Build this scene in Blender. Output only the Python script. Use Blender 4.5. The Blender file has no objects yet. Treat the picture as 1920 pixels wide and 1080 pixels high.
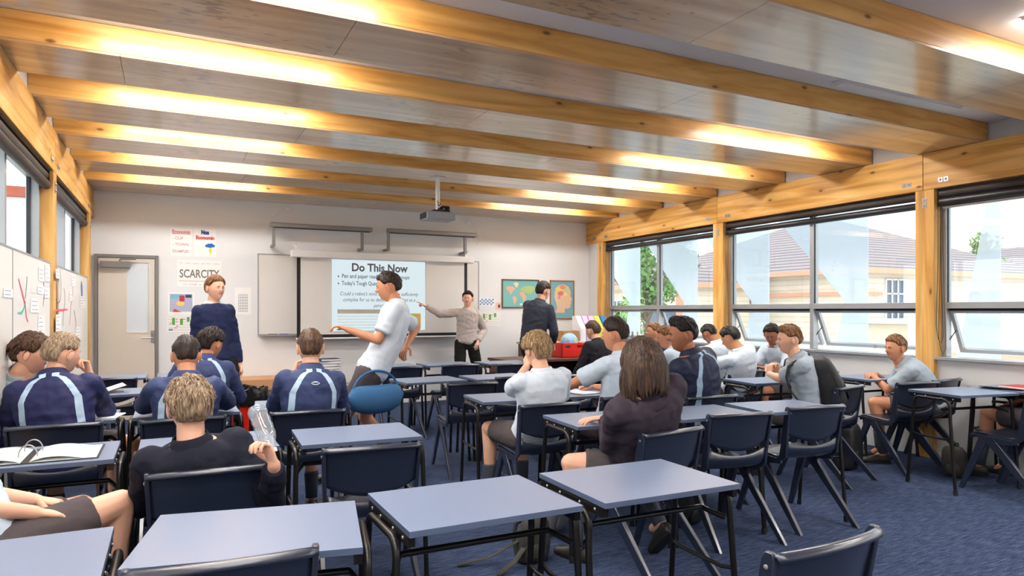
import bpy, math, random
from mathutils import Vector, Matrix, noise
C = bpy.context.scene.collection
R = math.radians
PI = math.pi
# ---------------------------------------------------------------- camera
F_PX = 1270.0
HOR = 582.0
CAM_H = 1.4
YAW = math.atan2(640.0, 1270.0)
CY_, SY_ = math.cos(YAW), math.sin(YAW)
cam_d = bpy.data.cameras.new('camera')
cam = bpy.data.objects.new('camera', cam_d)
C.objects.link(cam)
cam.location = (0, 0, CAM_H)
cam.rotation_euler = (R(90), 0, -YAW)
cam_d.sensor_fit = 'HORIZONTAL'
cam_d.sensor_width = 36.0
cam_d.lens = F_PX / 1920.0 * 36.0
cam_d.shift_y = (HOR - 540.0) / 1920.0
cam_d.clip_start = 0.02
cam_d.clip_end = 300
sc = bpy.context.scene
sc.camera = cam
# ---------------------------------------------------------------- view
vs = sc.view_settings
vs.view_transform = 'Standard'
vs.look = 'None'
vs.gamma = 1.0
vs.use_curve_mapping = False
vs.exposure = 0.84
# ---------------------------------------------------------------- sky (bright overcast)
w = bpy.data.worlds.new('overcast_sky')
sc.world = w
w.use_nodes = True
bg = w.node_tree.nodes['Background']
bg.inputs[0].default_value = (0.90, 0.95, 1.0, 1)
bg.inputs[1].default_value = 1.7
LAMP_STRENGTH = 40.0

XL, XR, YB, YR = -0.86, 6.44, 9.92, -2.9
GLX, GLL = 6.60, -1.02
ZC, ZS, ZT = 2.9, 2.55, 3.08        # beam top / beam bottom / white ceiling


def portal(name, loc, rot, sx, sy):
    l = bpy.data.lights.new(name, 'AREA')
    l.shape = 'RECTANGLE'
    l.size, l.size_y = sx, sy
    l.cycles.is_portal = True
    o = bpy.data.objects.new(name, l)
    C.objects.link(o)
    o.location = loc
    o.rotation_euler = rot


for yy in (-0.1, 2.64, 5.38, 8.13):
    portal('window_portal', (GLX + .06, yy, 1.74), (0, R(90), 0), 1.6, 2.56)
    portal('window_portal', (GLL - .06, yy, 2.1), (0, R(-90), 0), 0.85, 2.56)

# ---------------------------------------------------------------- pixel helpers: intersect a photo ray with a real plane
def ray_z(px, py, z):
    d = F_PX * (CAM_H - z) / (py - HOR)
    u = (px - 960.0) / F_PX * d
    return (u * CY_ + d * SY_, d * CY_ - u * SY_)


def ray_y(px, py, Y):
    r = (px - 960.0) / F_PX
    X = Y * (r * CY_ + SY_) / (CY_ - r * SY_)
    d = X * SY_ + Y * CY_
    return (X, CAM_H - (py - HOR) / F_PX * d)


def ray_x(px, py, X):
    r = (px - 960.0) / F_PX
    Y = X * (CY_ - r * SY_) / (r * CY_ + SY_)
    d = X * SY_ + Y * CY_
    return (Y, CAM_H - (py - HOR) / F_PX * d)


def ray_d(px, py, d):
    u = (px - 960.0) / F_PX * d
    return Vector((u * CY_ + d * SY_, d * CY_ - u * SY_, CAM_H - (py - HOR) / F_PX * d))


# ---------------------------------------------------------------- materials
def srgb(r, g, b):
    def f(c):
        c /= 255.0
        return c / 12.92 if c <= 0.04045 else ((c + 0.055) / 1.055) ** 2.4
    return (f(r), f(g), f(b), 1)


def newmat(name):
    m = bpy.data.materials.new(name)
    m.use_nodes = True
    nt = m.node_tree
    return m, nt, nt.nodes['Principled BSDF']


def mat(name, col, rough=0.5, metal=0.0, noise_amt=0.06, nscale=6.0, bump=0.0, bscale=60.0, coat=0.0, sheen=0.0, spec=0.5, sss=0.0, emit=None, estr=0.0, alpha=1.0):
    m, nt, b = newmat(name)
    N, L = nt.nodes, nt.links
    tc = N.new('ShaderNodeTexCoord')
    nz = N.new('ShaderNodeTexNoise')
    nz.inputs['Scale'].default_value = nscale
    nz.inputs['Detail'].default_value = 4
    L.new(tc.outputs['Object'], nz.inputs['Vector'])
    mx = N.new('ShaderNodeMix')
    mx.data_type = 'RGBA'
    c2 = tuple(max(0, c * (1 - noise_amt * 2)) for c in col[:3]) + (1,)
    c1 = tuple(min(1, c * (1 + noise_amt)) for c in col[:3]) + (1,)
    mx.inputs[6].default_value = c1
    mx.inputs[7].default_value = c2
    L.new(nz.outputs[0], mx.inputs[0])
    L.new(mx.outputs[2], b.inputs['Base Color'])
    b.inputs['Roughness'].default_value = rough
    b.inputs['Metallic'].default_value = metal
    b.inputs['Coat Weight'].default_value = coat
    b.inputs['Coat Roughness'].default_value = 0.15
    b.inputs['Specular IOR Level'].default_value = spec
    if sheen:
        b.inputs['Sheen Weight'].default_value = sheen
    if sss:
        b.inputs['Subsurface Weight'].default_value = sss
        b.inputs['Subsurface Radius'].default_value = (0.02, 0.008, 0.004)
        b.inputs['Subsurface Scale'].default_value = 0.4
    if emit:
        b.inputs['Emission Color'].default_value = emit
        b.inputs['Emission Strength'].default_value = estr
    if bump:
        n2 = N.new('ShaderNodeTexNoise')
        n2.inputs['Scale'].default_value = bscale
        n2.inputs['Detail'].default_value = 3
        L.new(tc.outputs['Object'], n2.inputs['Vector'])
        bp = N.new('ShaderNodeBump')
        bp.inputs['Strength'].default_value = bump
        bp.inputs['Distance'].default_value = 0.01
        L.new(n2.outputs[0], bp.inputs['Height'])
        L.new(bp.outputs[0], b.inputs['Normal'])
    return m


def ramp(nt, stops):
    r = nt.nodes.new('ShaderNodeValToRGB')
    el = r.color_ramp.elements
    while len(el) < len(stops):
        el.new(0.5)
    for e, (p, c) in zip(el, stops):
        e.position = p
        e.color = c
    return r


def mat_wood(name, cols, along, rough=0.45, coat=0.0, fine=14.0, knots=True, streak=None, joints=None):
    """timber: grain runs along axis 'x','y' or 'z'; cols = light, mid, dark"""
    m, nt, b = newmat(name)
    N, L = nt.nodes, nt.links
    tc = N.new('ShaderNodeTexCoord')
    mp = N.new('ShaderNodeMapping')
    ax = 'xyz'.index(along)
    scl = [1.0, 1.0, 1.0]
    scl[ax] = 0.09
    mp.inputs['Scale'].default_value = scl
    oi0 = N.new('ShaderNodeObjectInfo')
    om0 = N.new('ShaderNodeVectorMath')
    om0.operation = 'SCALE'
    om0.inputs[0].default_value = (23.0, 17.0, 11.0)
    L.new(oi0.outputs['Random'], om0.inputs['Scale'])
    oa0 = N.new('ShaderNodeVectorMath')
    oa0.operation = 'ADD'
    L.new(tc.outputs['Object'], oa0.inputs[0])
    L.new(om0.outputs[0], oa0.inputs[1])
    L.new(oa0.outputs[0], mp.inputs['Vector'])
    warp = N.new('ShaderNodeTexNoise')
    warp.inputs['Scale'].default_value = 2.2
    warp.inputs['Detail'].default_value = 1.5
    L.new(mp.outputs[0], warp.inputs['Vector'])
    add = N.new('ShaderNodeMixRGB')
    add.blend_type = 'ADD'
    add.inputs[0].default_value = 0.35
    L.new(mp.outputs[0], add.inputs[1])
    L.new(warp.outputs['Color'], add.inputs[2])
    g = N.new('ShaderNodeTexNoise')
    g.inputs['Scale'].default_value = fine
    g.inputs['Detail'].default_value = 6
    g.inputs['Distortion'].default_value = 0.6
    L.new(add.outputs[0], g.inputs['Vector'])
    rp = ramp(nt, [(0.30, cols[2]), (0.5, cols[1]), (0.68, cols[0])])
    L.new(g.outputs[0], rp.inputs[0])
    out = rp.outputs[0]
    # growth-ring figure
    wv = N.new('ShaderNodeTexWave')
    wv.wave_type = 'RINGS'
    wv.inputs['Scale'].default_value = 2.6
    wv.inputs['Distortion'].default_value = 6
    wv.inputs['Detail'].default_value = 2
    wv.inputs['Detail Scale'].default_value = 1.2
    L.new(mp.outputs[0], wv.inputs['Vector'])
    mr = N.new('ShaderNodeMapRange')
    mr.inputs[1].default_value = 0.0
    mr.inputs[2].default_value = 0.35
    mr.inputs[3].default_value = 0.30 if knots else 0.16
    mr.inputs[4].default_value = 0.0
    L.new(wv.outputs['Fac'], mr.inputs[0])
    m1 = N.new('ShaderNodeMix')
    m1.data_type = 'RGBA'
    m1.inputs[7].default_value = tuple(c * 0.62 for c in cols[2][:3]) + (1,)
    L.new(mr.outputs[0], m1.inputs[0])
    L.new(out, m1.inputs[6])
    out = m1.outputs[2]
    if knots:
        mk = N.new('ShaderNodeMapping')
        mk.inputs['Scale'].default_value = {'x': (1.35, 3.1, 1), 'y': (1.35, 3.1, 1), 'z': (3.6, 1.2, 1)}[along]
        sx_ = N.new('ShaderNodeSeparateXYZ')
        cb_ = N.new('ShaderNodeCombineXYZ')
        oi = N.new('ShaderNodeObjectInfo')
        om = N.new('ShaderNodeVectorMath')
        om.operation = 'SCALE'
        om.inputs[0].default_value = (37.0, 41.0, 29.0)
        L.new(oi.outputs['Random'], om.inputs['Scale'])
        oa = N.new('ShaderNodeVectorMath')
        oa.operation = 'ADD'
        L.new(tc.outputs['Object'], oa.inputs[0])
        L.new(om.outputs[0], oa.inputs[1])
        L.new(oa.outputs[0], sx_.inputs[0])
        L.new(sx_.outputs[0 if along == 'x' else 1], cb_.inputs[0])
        L.new(sx_.outputs[2], cb_.inputs[1])
        L.new(cb_.outputs[0], mk.inputs['Vector'])
        vo = N.new('ShaderNodeTexVoronoi')
        vo.inputs['Scale'].default_value = 1.0
        vo.voronoi_dimensions = '2D'
        L.new(mk.outputs[0], vo.inputs['Vector'])
        kr = ramp(nt, [(0.0, (.95, .95, .95, 1)), (0.028, (0.7, 0.7, 0.7, 1)), (0.046, (0.14, 0.14, 0.14, 1)), (0.10, (0, 0, 0, 1))])
        L.new(vo.outputs['Distance'], kr.inputs[0])
        m2 = N.new('ShaderNodeMix')
        m2.data_type = 'RGBA'
        m2.inputs[7].default_value = srgb(96, 44, 14)
        L.new(kr.outputs[0], m2.inputs[0])
        L.new(out, m2.inputs[6])
        out = m2.outputs[2]
    if streak:
        ms = N.new('ShaderNodeMapping')
        ss = [22.0, 22.0, 22.0]
        ss[ax] = 7.0
        ms.inputs['Scale'].default_value = ss
        L.new(tc.outputs['Object'], ms.inputs['Vector'])
        ns = N.new('ShaderNodeTexNoise')
        ns.inputs['Scale'].default_value = 1.4
        ns.inputs['Detail'].default_value = 4
        L.new(ms.outputs[0], ns.inputs['Vector'])
        nb = N.new('ShaderNodeTexNoise')
        nb.inputs['Scale'].default_value = 0.9
        L.new(tc.outputs['Object'], nb.inputs['Vector'])
        mu = N.new('ShaderNodeMath')
        mu.operation = 'MULTIPLY'
        L.new(ns.outputs[0], mu.inputs[0])
        L.new(nb.outputs[0], mu.inputs[1])
        sr = ramp(nt, [(0.355, (0, 0, 0, 1)), (0.40, (0.62, 0.62, 0.62, 1))])
        L.new(mu.outputs[0], sr.inputs[0])
        m3 = N.new('ShaderNodeMix')
        m3.data_type = 'RGBA'
        m3.inputs[7].default_value = streak
        L.new(sr.outputs[0], m3.inputs[0])
        L.new(out, m3.inputs[6])
        out = m3.outputs[2]
    L.new(out, b.inputs['Base Color'])
    b.inputs['Roughness'].default_value = rough
    b.inputs['Coat Weight'].default_value = coat
    b.inputs['Coat Roughness'].default_value = 0.15
    bp = N.new('ShaderNodeBump')
    bp.inputs['Strength'].default_value = 0.12
    bp.inputs['Distance'].default_value = 0.004
    L.new(g.outputs[0], bp.inputs['Height'])
    L.new(bp.outputs[0], b.inputs['Normal'])
    return m


M = {}
PINE = (srgb(234, 188, 116), srgb(220, 168, 90), srgb(192, 134, 58))
M['pine_x'] = mat_wood('lvl_pine_across', PINE, 'x', 0.45, 0.15)
M['pine_y'] = mat_wood('lvl_pine_along', PINE, 'y', 0.5)
M['pine_z'] = mat_wood('lvl_pine_upright', PINE, 'z', 0.5)
M['ply'] = mat_wood('varnished_ply_soffit', (srgb(208, 174, 130), srgb(194, 156, 110), srgb(172, 130, 86)), 'x', 0.34, 1.0, fine=9.0, knots=False, streak=srgb(96, 70, 52))
M['wall'] = mat('warm_white_paint', srgb(228, 230, 232), 0.75, noise_amt=0.01, bump=0.04, bscale=180)
M['wall_grey'] = mat('light_grey_wall_lining', srgb(210, 210, 210), 0.8, noise_amt=0.02, bump=0.06, bscale=220)
M['ceil'] = mat('white_ceiling_board', srgb(226, 224, 222), 0.8, noise_amt=0.01)
M['alu'] = mat('silver_aluminium', srgb(168, 170, 172), 0.42, 0.55, noise_amt=0.02)
M['alu_dark'] = mat('dark_seal_rubber', srgb(46, 48, 52), 0.6, noise_amt=0.02)  # near-black of its own, for seals, stays and brackets
M['blind'] = mat('dark_brown_blind_fabric', srgb(58, 50, 46), 0.6, noise_amt=0.05, bump=0.05, bscale=300)
M['blind_case'] = mat('charcoal_blind_case', srgb(40, 38, 40), 0.35, noise_amt=0.02)
M['steel'] = mat('zinc_plated_steel', srgb(176, 178, 182), 0.35, 0.8, noise_amt=0.05)
M['grey_metal'] = mat('mid_grey_powder_coat', srgb(128, 126, 124), 0.5, 0.1, noise_amt=0.02)
M['white_pl'] = mat('white_enamel', srgb(232, 232, 230), 0.4, noise_amt=0.01)
M['wboard'] = mat('whiteboard_enamel', srgb(226, 224, 220), 0.28, noise_amt=0.01)
M['paper'] = mat('white_paper', srgb(240, 240, 238), 0.7, noise_amt=0.01)
M['black'] = mat('black_vinyl', srgb(22, 22, 26), 0.5, noise_amt=0.03)
M['door'] = mat('cream_door_paint', srgb(216, 208, 196), 0.55, noise_amt=0.01)
M['rubber'] = mat('black_rubber', srgb(16, 16, 17), 0.6)
M['tube'] = mat('black_powder_coated_tube', srgb(26, 24, 23), 0.30, 0.25, noise_amt=0.03)
M['top'] = mat('grey_blue_laminate', srgb(116, 130, 156), 0.33, noise_amt=0.03, nscale=2.0, spec=0.6)
M['edge'] = mat('slate_blue_edge_strip', srgb(84, 98, 124), 0.4, noise_amt=0.02)
M['chair'] = mat('navy_polypropylene', srgb(29, 37, 56), 0.36, noise_amt=0.04, bump=0.02, bscale=500, spec=0.7, coat=0.6)
M['red'] = mat('bright_red_plastic', srgb(214, 34, 22), 0.35, noise_amt=0.03)
M['bag_black'] = mat('black_nylon', srgb(26, 26, 30), 0.55, noise_amt=0.1, bump=0.25, bscale=40)
M['binliner'] = mat('glossy_black_bin_liner', srgb(28, 27, 26), 0.22, noise_amt=0.1, bump=0.5, bscale=26)
M['card'] = mat('brown_cardboard', srgb(176, 134, 86), 0.8, noise_amt=0.04)
M['darkwood'] = mat('dark_brown_veneer', srgb(92, 56, 42), 0.5, noise_amt=0.1)
M['green'] = mat('lime_green_cloth', srgb(96, 168, 40), 0.7, noise_amt=0.1)


def flat(name, rgb, rough=0.7):
    if name not in M:
        M[name] = mat(name, srgb(*rgb), rough, noise_amt=0.03)
    return M[name]


# carpet
def mat_carpet():
    m, nt, b = newmat('blue_loop_carpet')
    N, L = nt.nodes, nt.links
    tc = N.new('ShaderNodeTexCoord')
    mp = N.new('ShaderNodeMapping')
    mp.inputs['Scale'].default_value = (9.0, 90.0, 1.0)
    L.new(tc.outputs['Object'], mp.inputs['Vector'])
    n1 = N.new('ShaderNodeTexNoise')
    n1.inputs['Scale'].default_value = 1.0
    n1.inputs['Detail'].default_value = 5
    n1.inputs['Roughness'].default_value = 0.7
    L.new(mp.outputs[0], n1.inputs['Vector'])
    n2 = N.new('ShaderNodeTexNoise')
    n2.inputs['Scale'].default_value = 240
    n2.inputs['Detail'].default_value = 2
    L.new(tc.outputs['Object'], n2.inputs['Vector'])
    mx = N.new('ShaderNodeMath')
    mx.operation = 'MULTIPLY_ADD'
    mx.inputs[1].default_value = 0.5
    L.new(n2.outputs[0], mx.inputs[0])
    ml = N.new('ShaderNodeMath')
    ml.operation = 'MULTIPLY'
    ml.inputs[1].default_value = 0.5
    L.new(n1.outputs[0], ml.inputs[0])
    L.new(ml.outputs[0], mx.inputs[2])
    rp = ramp(nt, [(0.36, srgb(24, 31, 48)), (0.5, srgb(50, 62, 90)), (0.66, srgb(104, 118, 148))])
    L.new(mx.outputs[0], rp.inputs[0])
    L.new(rp.outputs[0], b.inputs['Base Color'])
    b.inputs['Roughness'].default_value = 0.95
    b.inputs['Specular IOR Level'].default_value = 0.1
    bp = N.new('ShaderNodeBump')
    bp.inputs['Strength'].default_value = 0.5
    bp.inputs['Distance'].default_value = 0.004
    L.new(mx.outputs[0], bp.inputs['Height'])
    L.new(bp.outputs[0], b.inputs['Normal'])
    return m


M['carpet'] = mat_carpet()


def mat_glass(name, tint=(0.96, 0.98, 0.98, 1), gl=0.06, diff=0.0, trans=0.0):
    m = bpy.data.materials.new(name)
    m.use_nodes = True
    nt = m.node_tree
    N, L = nt.nodes, nt.links
    N.clear()
    o = N.new('ShaderNodeOutputMaterial')
    t = N.new('ShaderNodeBsdfTransparent')
    t.inputs[0].default_value = tint
    g = N.new('ShaderNodeBsdfGlossy')
    g.inputs['Roughness'].default_value = 0.02
    mx = N.new('ShaderNodeMixShader')
    mx.inputs[0].default_value = gl
    L.new(t.outputs[0], mx.inputs[1])
    L.new(g.outputs[0], mx.inputs[2])
    out = mx.outputs[0]
    if diff:
        d = N.new('ShaderNodeBsdfDiffuse')
        d.inputs[0].default_value = srgb(222, 232, 240)
        tr = N.new('ShaderNodeBsdfTranslucent')
        tr.inputs[0].default_value = srgb(222, 232, 240)
        ad = N.new('ShaderNodeMixShader')
        ad.inputs[0].default_value = 0.5
        L.new(d.outputs[0], ad.inputs[1])
        L.new(tr.outputs[0], ad.inputs[2])
        m2 = N.new('ShaderNodeMixShader')
        m2.inputs[0].default_value = diff
        L.new(out, m2.inputs[1])
        L.new(ad.outputs[0], m2.inputs[2])
        out = m2.outputs[0]
    L.new(out, o.inputs[0])
    return m


M['glass'] = mat_glass('window_glass')
M['frost'] = mat_glass('frosted_glass', gl=0.05, diff=0.75)
M['fin'] = mat_glass('translucent_white_fabric', tint=(0.93, 0.97, 1.0, 1), gl=0.03, diff=0.62)


def emis(name, rgb, s):
    m = bpy.data.materials.new(name)
    m.use_nodes = True
    nt = m.node_tree
    nt.nodes.clear()
    o = nt.nodes.new('ShaderNodeOutputMaterial')
    e = nt.nodes.new('ShaderNodeEmission')
    e.inputs[0].default_value = rgb
    e.inputs[1].default_value = s
    nt.links.new(e.outputs[0], o.inputs[0])
    return m


M['lamp'] = emis('warm_fluorescent_diffuser', (1.0, 0.975, 0.94, 1), LAMP_STRENGTH)


# ---------------------------------------------------------------- mesh builder
class MB:
    def __init__(self):
        self.v = []
        self.f = []
        self.mi = []
        self.cm = 0

    def add(self, vs_, fs, mi=None):
        o = len(self.v)
        self.v += [tuple(p) for p in vs_]
        self.f += [tuple(i + o for i in f) for f in fs]
        self.mi += [self.cm if mi is None else mi] * len(fs)
        return self

    def box(self, x0, x1, y0, y1, z0, z1, mi=None, tf=None):
        p = [(x0, y0, z0), (x1, y0, z0), (x1, y1, z0), (x0, y1, z0), (x0, y0, z1), (x1, y0, z1), (x1, y1, z1), (x0, y1, z1)]
        if tf:
            p = [tuple(tf @ Vector(q)) for q in p]
        return self.add(p, [(0, 3, 2, 1), (4, 5, 6, 7), (0, 1, 5, 4), (1, 2, 6, 5), (2, 3, 7, 6), (3, 0, 4, 7)], mi)

    def prism(self, poly, axis, a0, a1, mi=None):
        """poly in the two other axes; extruded along axis"""
        n = len(poly)
        def P(p, a):
            if axis == 'x':
                return (a, p[0], p[1])
            if axis == 'y':
                return (p[0], a, p[1])
            return (p[0], p[1], a)
        area = sum(poly[i][0] * poly[(i + 1) % n][1] - poly[(i + 1) % n][0] * poly[i][1] for i in range(n))
        fl = (area > 0) != (axis == 'y')
        v = [P(p, a0) for p in poly] + [P(p, a1) for p in poly]
        f = [tuple(range(n))[::-1] if fl else tuple(range(n)), tuple(range(n, 2 * n)) if fl else tuple(range(n, 2 * n))[::-1]]
        for i in range(n):
            j = (i + 1) % n
            f.append((i, j, j + n, i + n) if fl else (j, i, i + n, j + n))
        return self.add(v, f, mi)

    def tube(self, pts, r, n=10, closed=False, mi=None, flatten=None):
        pts = [Vector(p) for p in pts]
        k = len(pts)
        rr = r if isinstance(r, (list, tuple)) else [r] * k
        v = []
        up = None
        for i in range(k):
            if closed:
                t = (pts[(i + 1) % k] - pts[i - 1]).normalized()
            else:
                t = (pts[min(i + 1, k - 1)] - pts[max(i - 1, 0)]).normalized()
            if up is None:
                a = Vector((0, 0, 1)) if abs(t.z) < 0.9 else Vector((1, 0, 0))
                up = (a - t * a.dot(t)).normalized()
            else:
                up = (up - t * up.dot(t))
                up = up.normalized() if up.length > 1e-6 else Vector((1, 0, 0))
            sd = t.cross(up)
            for j in range(n):
                a = 2 * PI * j / n
                q = pts[i] + (up * math.cos(a) + sd * math.sin(a)) * rr[i]
                v.append(q)
        f = []
        m = k if closed else k - 1
        for i in range(m):
            i2 = (i + 1) % k
            for j in range(n):
                j2 = (j + 1) % n
                f.append((i * n + j, i * n + j2, i2 * n + j2, i2 * n + j))
        if not closed:
            f.append(tuple(range(n))[::-1])
            f.append(tuple((k - 1) * n + j for j in range(n)))
        return self.add(v, f, mi)

    def grid(self, rows, closed_u=False, mi=None, caps=False):
        """rows: list of lists of points"""
        n = len(rows[0])
        v = [p for r_ in rows for p in r_]
        f = []
        for i in range(len(rows) - 1):
            for j in range(n if closed_u else n - 1):
                j2 = (j + 1) % n
                f.append((i * n + j, i * n + j2, (i + 1) * n + j2, (i + 1) * n + j))
        if caps:
            f.append(tuple(range(n))[::-1])
            f.append(tuple((len(rows) - 1) * n + j for j in range(n)))
        return self.add(v, f, mi)

    def ball(self, c, rx, ry=None, rz=None, n=16, m=10, mi=None, tf=None):
        ry = rx if ry is None else ry
        rz = rx if rz is None else rz
        rows = []
        for i in range(m + 1):
            a = -PI / 2 + PI * i / m
            row = []
            for j in range(n):
                t = 2 * PI * j / n
                p = Vector((math.cos(a) * math.cos(t) * rx, math.cos(a) * math.sin(t) * ry, math.sin(a) * rz))
                if tf:
                    p = tf @ p
                row.append(p + Vector(c))
            rows.append(row)
        return self.grid(rows, closed_u=True, mi=mi)

    def lathe(self, prof, c=(0, 0, 0), n=24, mi=None, caps=True):
        rows = [[(c[0] + r_ * math.cos(2 * PI * j / n), c[1] + r_ * math.sin(2 * PI * j / n), c[2] + z) for j in range(n)] for r_, z in prof]
        return self.grid(rows, closed_u=True, mi=mi, caps=caps)

    def mesh(self, name):
        me = bpy.data.meshes.new(name)
        me.from_pydata(self.v, [], self.f)
        me.update()
        return me

    def build(self, name, mats, parent=None, smooth=False, bevel=0.0, solid=0.0, loc=None, sub=0, angle=40):
        me = self.mesh(name)
        if not isinstance(mats, (list, tuple)):
            mats = [mats]
        for m_ in mats:
            me.materials.append(m_)
        if len(mats) > 1:
            me.polygons.foreach_set('material_index', self.mi)
        if smooth:
            me.polygons.foreach_set('use_smooth', [True] * len(me.polygons))
            if angle and not sub:
                me.set_sharp_from_angle(angle=R(angle))
        o = bpy.data.objects.new(name, me)
        C.objects.link(o)
        if parent:
            o.parent = parent
        if loc:
            o.location = loc
        if solid:
            s = o.modifiers.new('s', 'SOLIDIFY')
            s.thickness = solid
            s.offset = 0
        if sub:
            s = o.modifiers.new('u', 'SUBSURF')
            s.levels = s.render_levels = sub
        if bevel:
            b = o.modifiers.new('b', 'BEVEL')
            b.width = bevel
            b.segments = 2
            b.limit_method = 'ANGLE'
        return o


def tag(o, label=None, cat=None, group=None, kind=None):
    if label:
        o['label'] = label
    if cat:
        o['category'] = cat
    if group:
        o['group'] = group
    if kind:
        o['kind'] = kind
    return o


def thing(name, label, cat, loc=(0, 0, 0), rz=0.0, group=None):
    o = bpy.data.objects.new(name, None)
    o.empty_display_size = 0.1
    C.objects.link(o)
    o.location = loc
    o.rotation_euler = (0, 0, rz)
    return tag(o, label, cat, group)


def dup(root, loc, rz, label=None, group=None):
    r_ = root.copy()
    C.objects.link(r_)
    r_.location = loc
    r_.rotation_euler = (0, 0, rz)
    if label:
        r_['label'] = label
    if group:
        r_['group'] = group
    for ch in list(root.children):
        c = ch.copy()
        C.objects.link(c)
        c.parent = r_
        for g in list(ch.children):
            d = g.copy()
            C.objects.link(d)
            d.parent = c
    return r_


def struct(o):
    o['kind'] = 'structure'
    return o


def text(s, size, name, m, parent=None, loc=(0, 0, 0), rot=(0, 0, 0), bold=0.0, align='LEFT', italic=0.0, ext=0.0004, sx=1.0):
    cu = bpy.data.curves.new(name, 'FONT')
    cu.body = s
    cu.size = size
    cu.offset = bold
    cu.align_x = align
    cu.extrude = ext
    cu.shear = italic
    cu.resolution_u = 3
    tmp = bpy.data.objects.new(name, cu)
    C.objects.link(tmp)
    dg = bpy.context.evaluated_depsgraph_get()
    me = bpy.data.meshes.new_from_object(tmp.evaluated_get(dg))
    bpy.data.objects.remove(tmp)
    me.materials.clear()
    me.materials.append(m)
    o = bpy.data.objects.new(name, me)
    C.objects.link(o)
    o.location = loc
    o.rotation_euler = rot
    o.scale = (sx, 1, 1)
    if parent:
        o.parent = parent
    return o
# ================================================================ ROOM
struct(MB().box(-1.1, 6.7, YR, YB + .1, -0.1, 0).build('floor', M['carpet']))
struct(MB().box(-1.1, 6.7, YR, YB + .1, ZT, ZT + .1).build('ceiling', M['ceil']))
struct(MB().box(-1.1, 6.7, YB, YB + .12, 0, ZT).build('wall_back', M['wall']))
struct(MB().box(-1.1, 6.7, YR - .1, YR, -.1, ZT + .1).build('wall_rear', M['wall']))
# side walls: lining below the sills, upstand above the beam
POSTS = (9.49, 6.75, 4.01, 1.27, -1.47)
wr = MB()
wl = MB()
ys = [YR] + [q for p in sorted(POSTS) for q in (p - .09, p + .09)] + [YB]
for a_, b_ in zip(ys[::2], ys[1::2]):
    struct(MB().box(6.49, 6.66, a_ + .001, b_ - .001, 0, .935).build('wall_right', M['wall_grey']))
    struct(MB().box(-1.08, -.91, a_ + .001, b_ - .001, 0, 1.70).build('wall_left', M['wall_grey']))
wr.box(6.56, 6.66, YR, YB, ZC + .002, ZT)
wr.box(6.49, 6.66, 9.582, YB, .94, ZS - .002)
struct(wr.build('wall_right', M['wall_grey']))
wl.box(-1.08, -.893, YR, YB, ZC + .002, ZT)
wl.box(-1.08, -.91, 9.582, YB, 1.702, ZS - .002)
struct(wl.build('wall_left', M['wall_grey']))

# LVL perimeter beams (each length between posts is a timber of its own, resting on the posts)
def edge_beam(side, y0, y1, lab):
    x0, x1 = (XR, XR + .16) if side > 0 else (XL - .16, XL)
    o = MB().box(x0, x1, y0, y1, ZS, ZC).build('perimeter_beam', M['pine_y'], bevel=.003)
    tag(o, lab, 'beam', 'perimeter beams along the window heads')
    return o
for side, nm in ((1, 'window'), (-1, 'pinboard')):
    edge_beam(side, 6.77, YB - .003, 'golden timber beam over the windows of the %s wall, far length touching the back wall' % ('right' if side > 0 else 'left'))
    edge_beam(side, 4.03, 6.764, 'golden timber beam over the %s wall windows, middle length between two posts' % ('right' if side > 0 else 'left'))
    edge_beam(side, YR, 4.024, 'golden timber beam over the %s wall windows, length nearest the camera' % ('right' if side > 0 else 'left'))

WPOST = ['at the far corner of the room', 'between the far and the middle window', 'nearest the camera, between the two large windows', '', '']
for side in (1, -1):
    for k, yc in enumerate(POSTS):
        x0, x1 = (XR, XR + .16) if side > 0 else (XL - .16, XL)
        t = thing('timber_post', 'upright golden pine post in the %s wall %s' % ('right' if side > 0 else 'left', WPOST[k] or ('beside the camera', 'behind the camera')[k - 3]), 'post', ((x0 + x1) / 2, yc, 0), 0, 'timber posts between the windows')
        MB().box(-.08, .08, -.09, .09, 0, ZS - .002).build('post_shaft', M['pine_z'], t, bevel=.003)
        if k in (1, 2, 0):
            xf = -.08 if side > 0 else .08
            for (dy, dz) in ((0, ZS - .10), (0, ZS - .15)):
                p = MB().box(xf - .004 if side > 0 else xf, xf if side > 0 else xf + .004, dy - .022, dy + .022, dz - .022, dz + .022).build('washer_plate', M['steel'], t)
                q = MB()
                q.ball((xf - .007 * side, dy, dz), .006, .011, .011, n=8, m=6)
                q.build('bolt_head', M['steel'], p, smooth=True)
        # (plates on the beam either side of the post are fixed to the post head)
            for dy in (-.20, -.15, .15, .20):
                dz = ZS + .075
                p = MB().box(xf - .004 if side > 0 else xf, xf if side > 0 else xf + .004, dy - .022, dy + .022, dz - .022, dz + .022).build('washer_plate', M['steel'], t)
                q = MB()
                q.ball((xf - .007 * side, dy, dz), .006, .011, .011, n=8, m=6)
                q.build('bolt_head', M['steel'], p, smooth=True)

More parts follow.
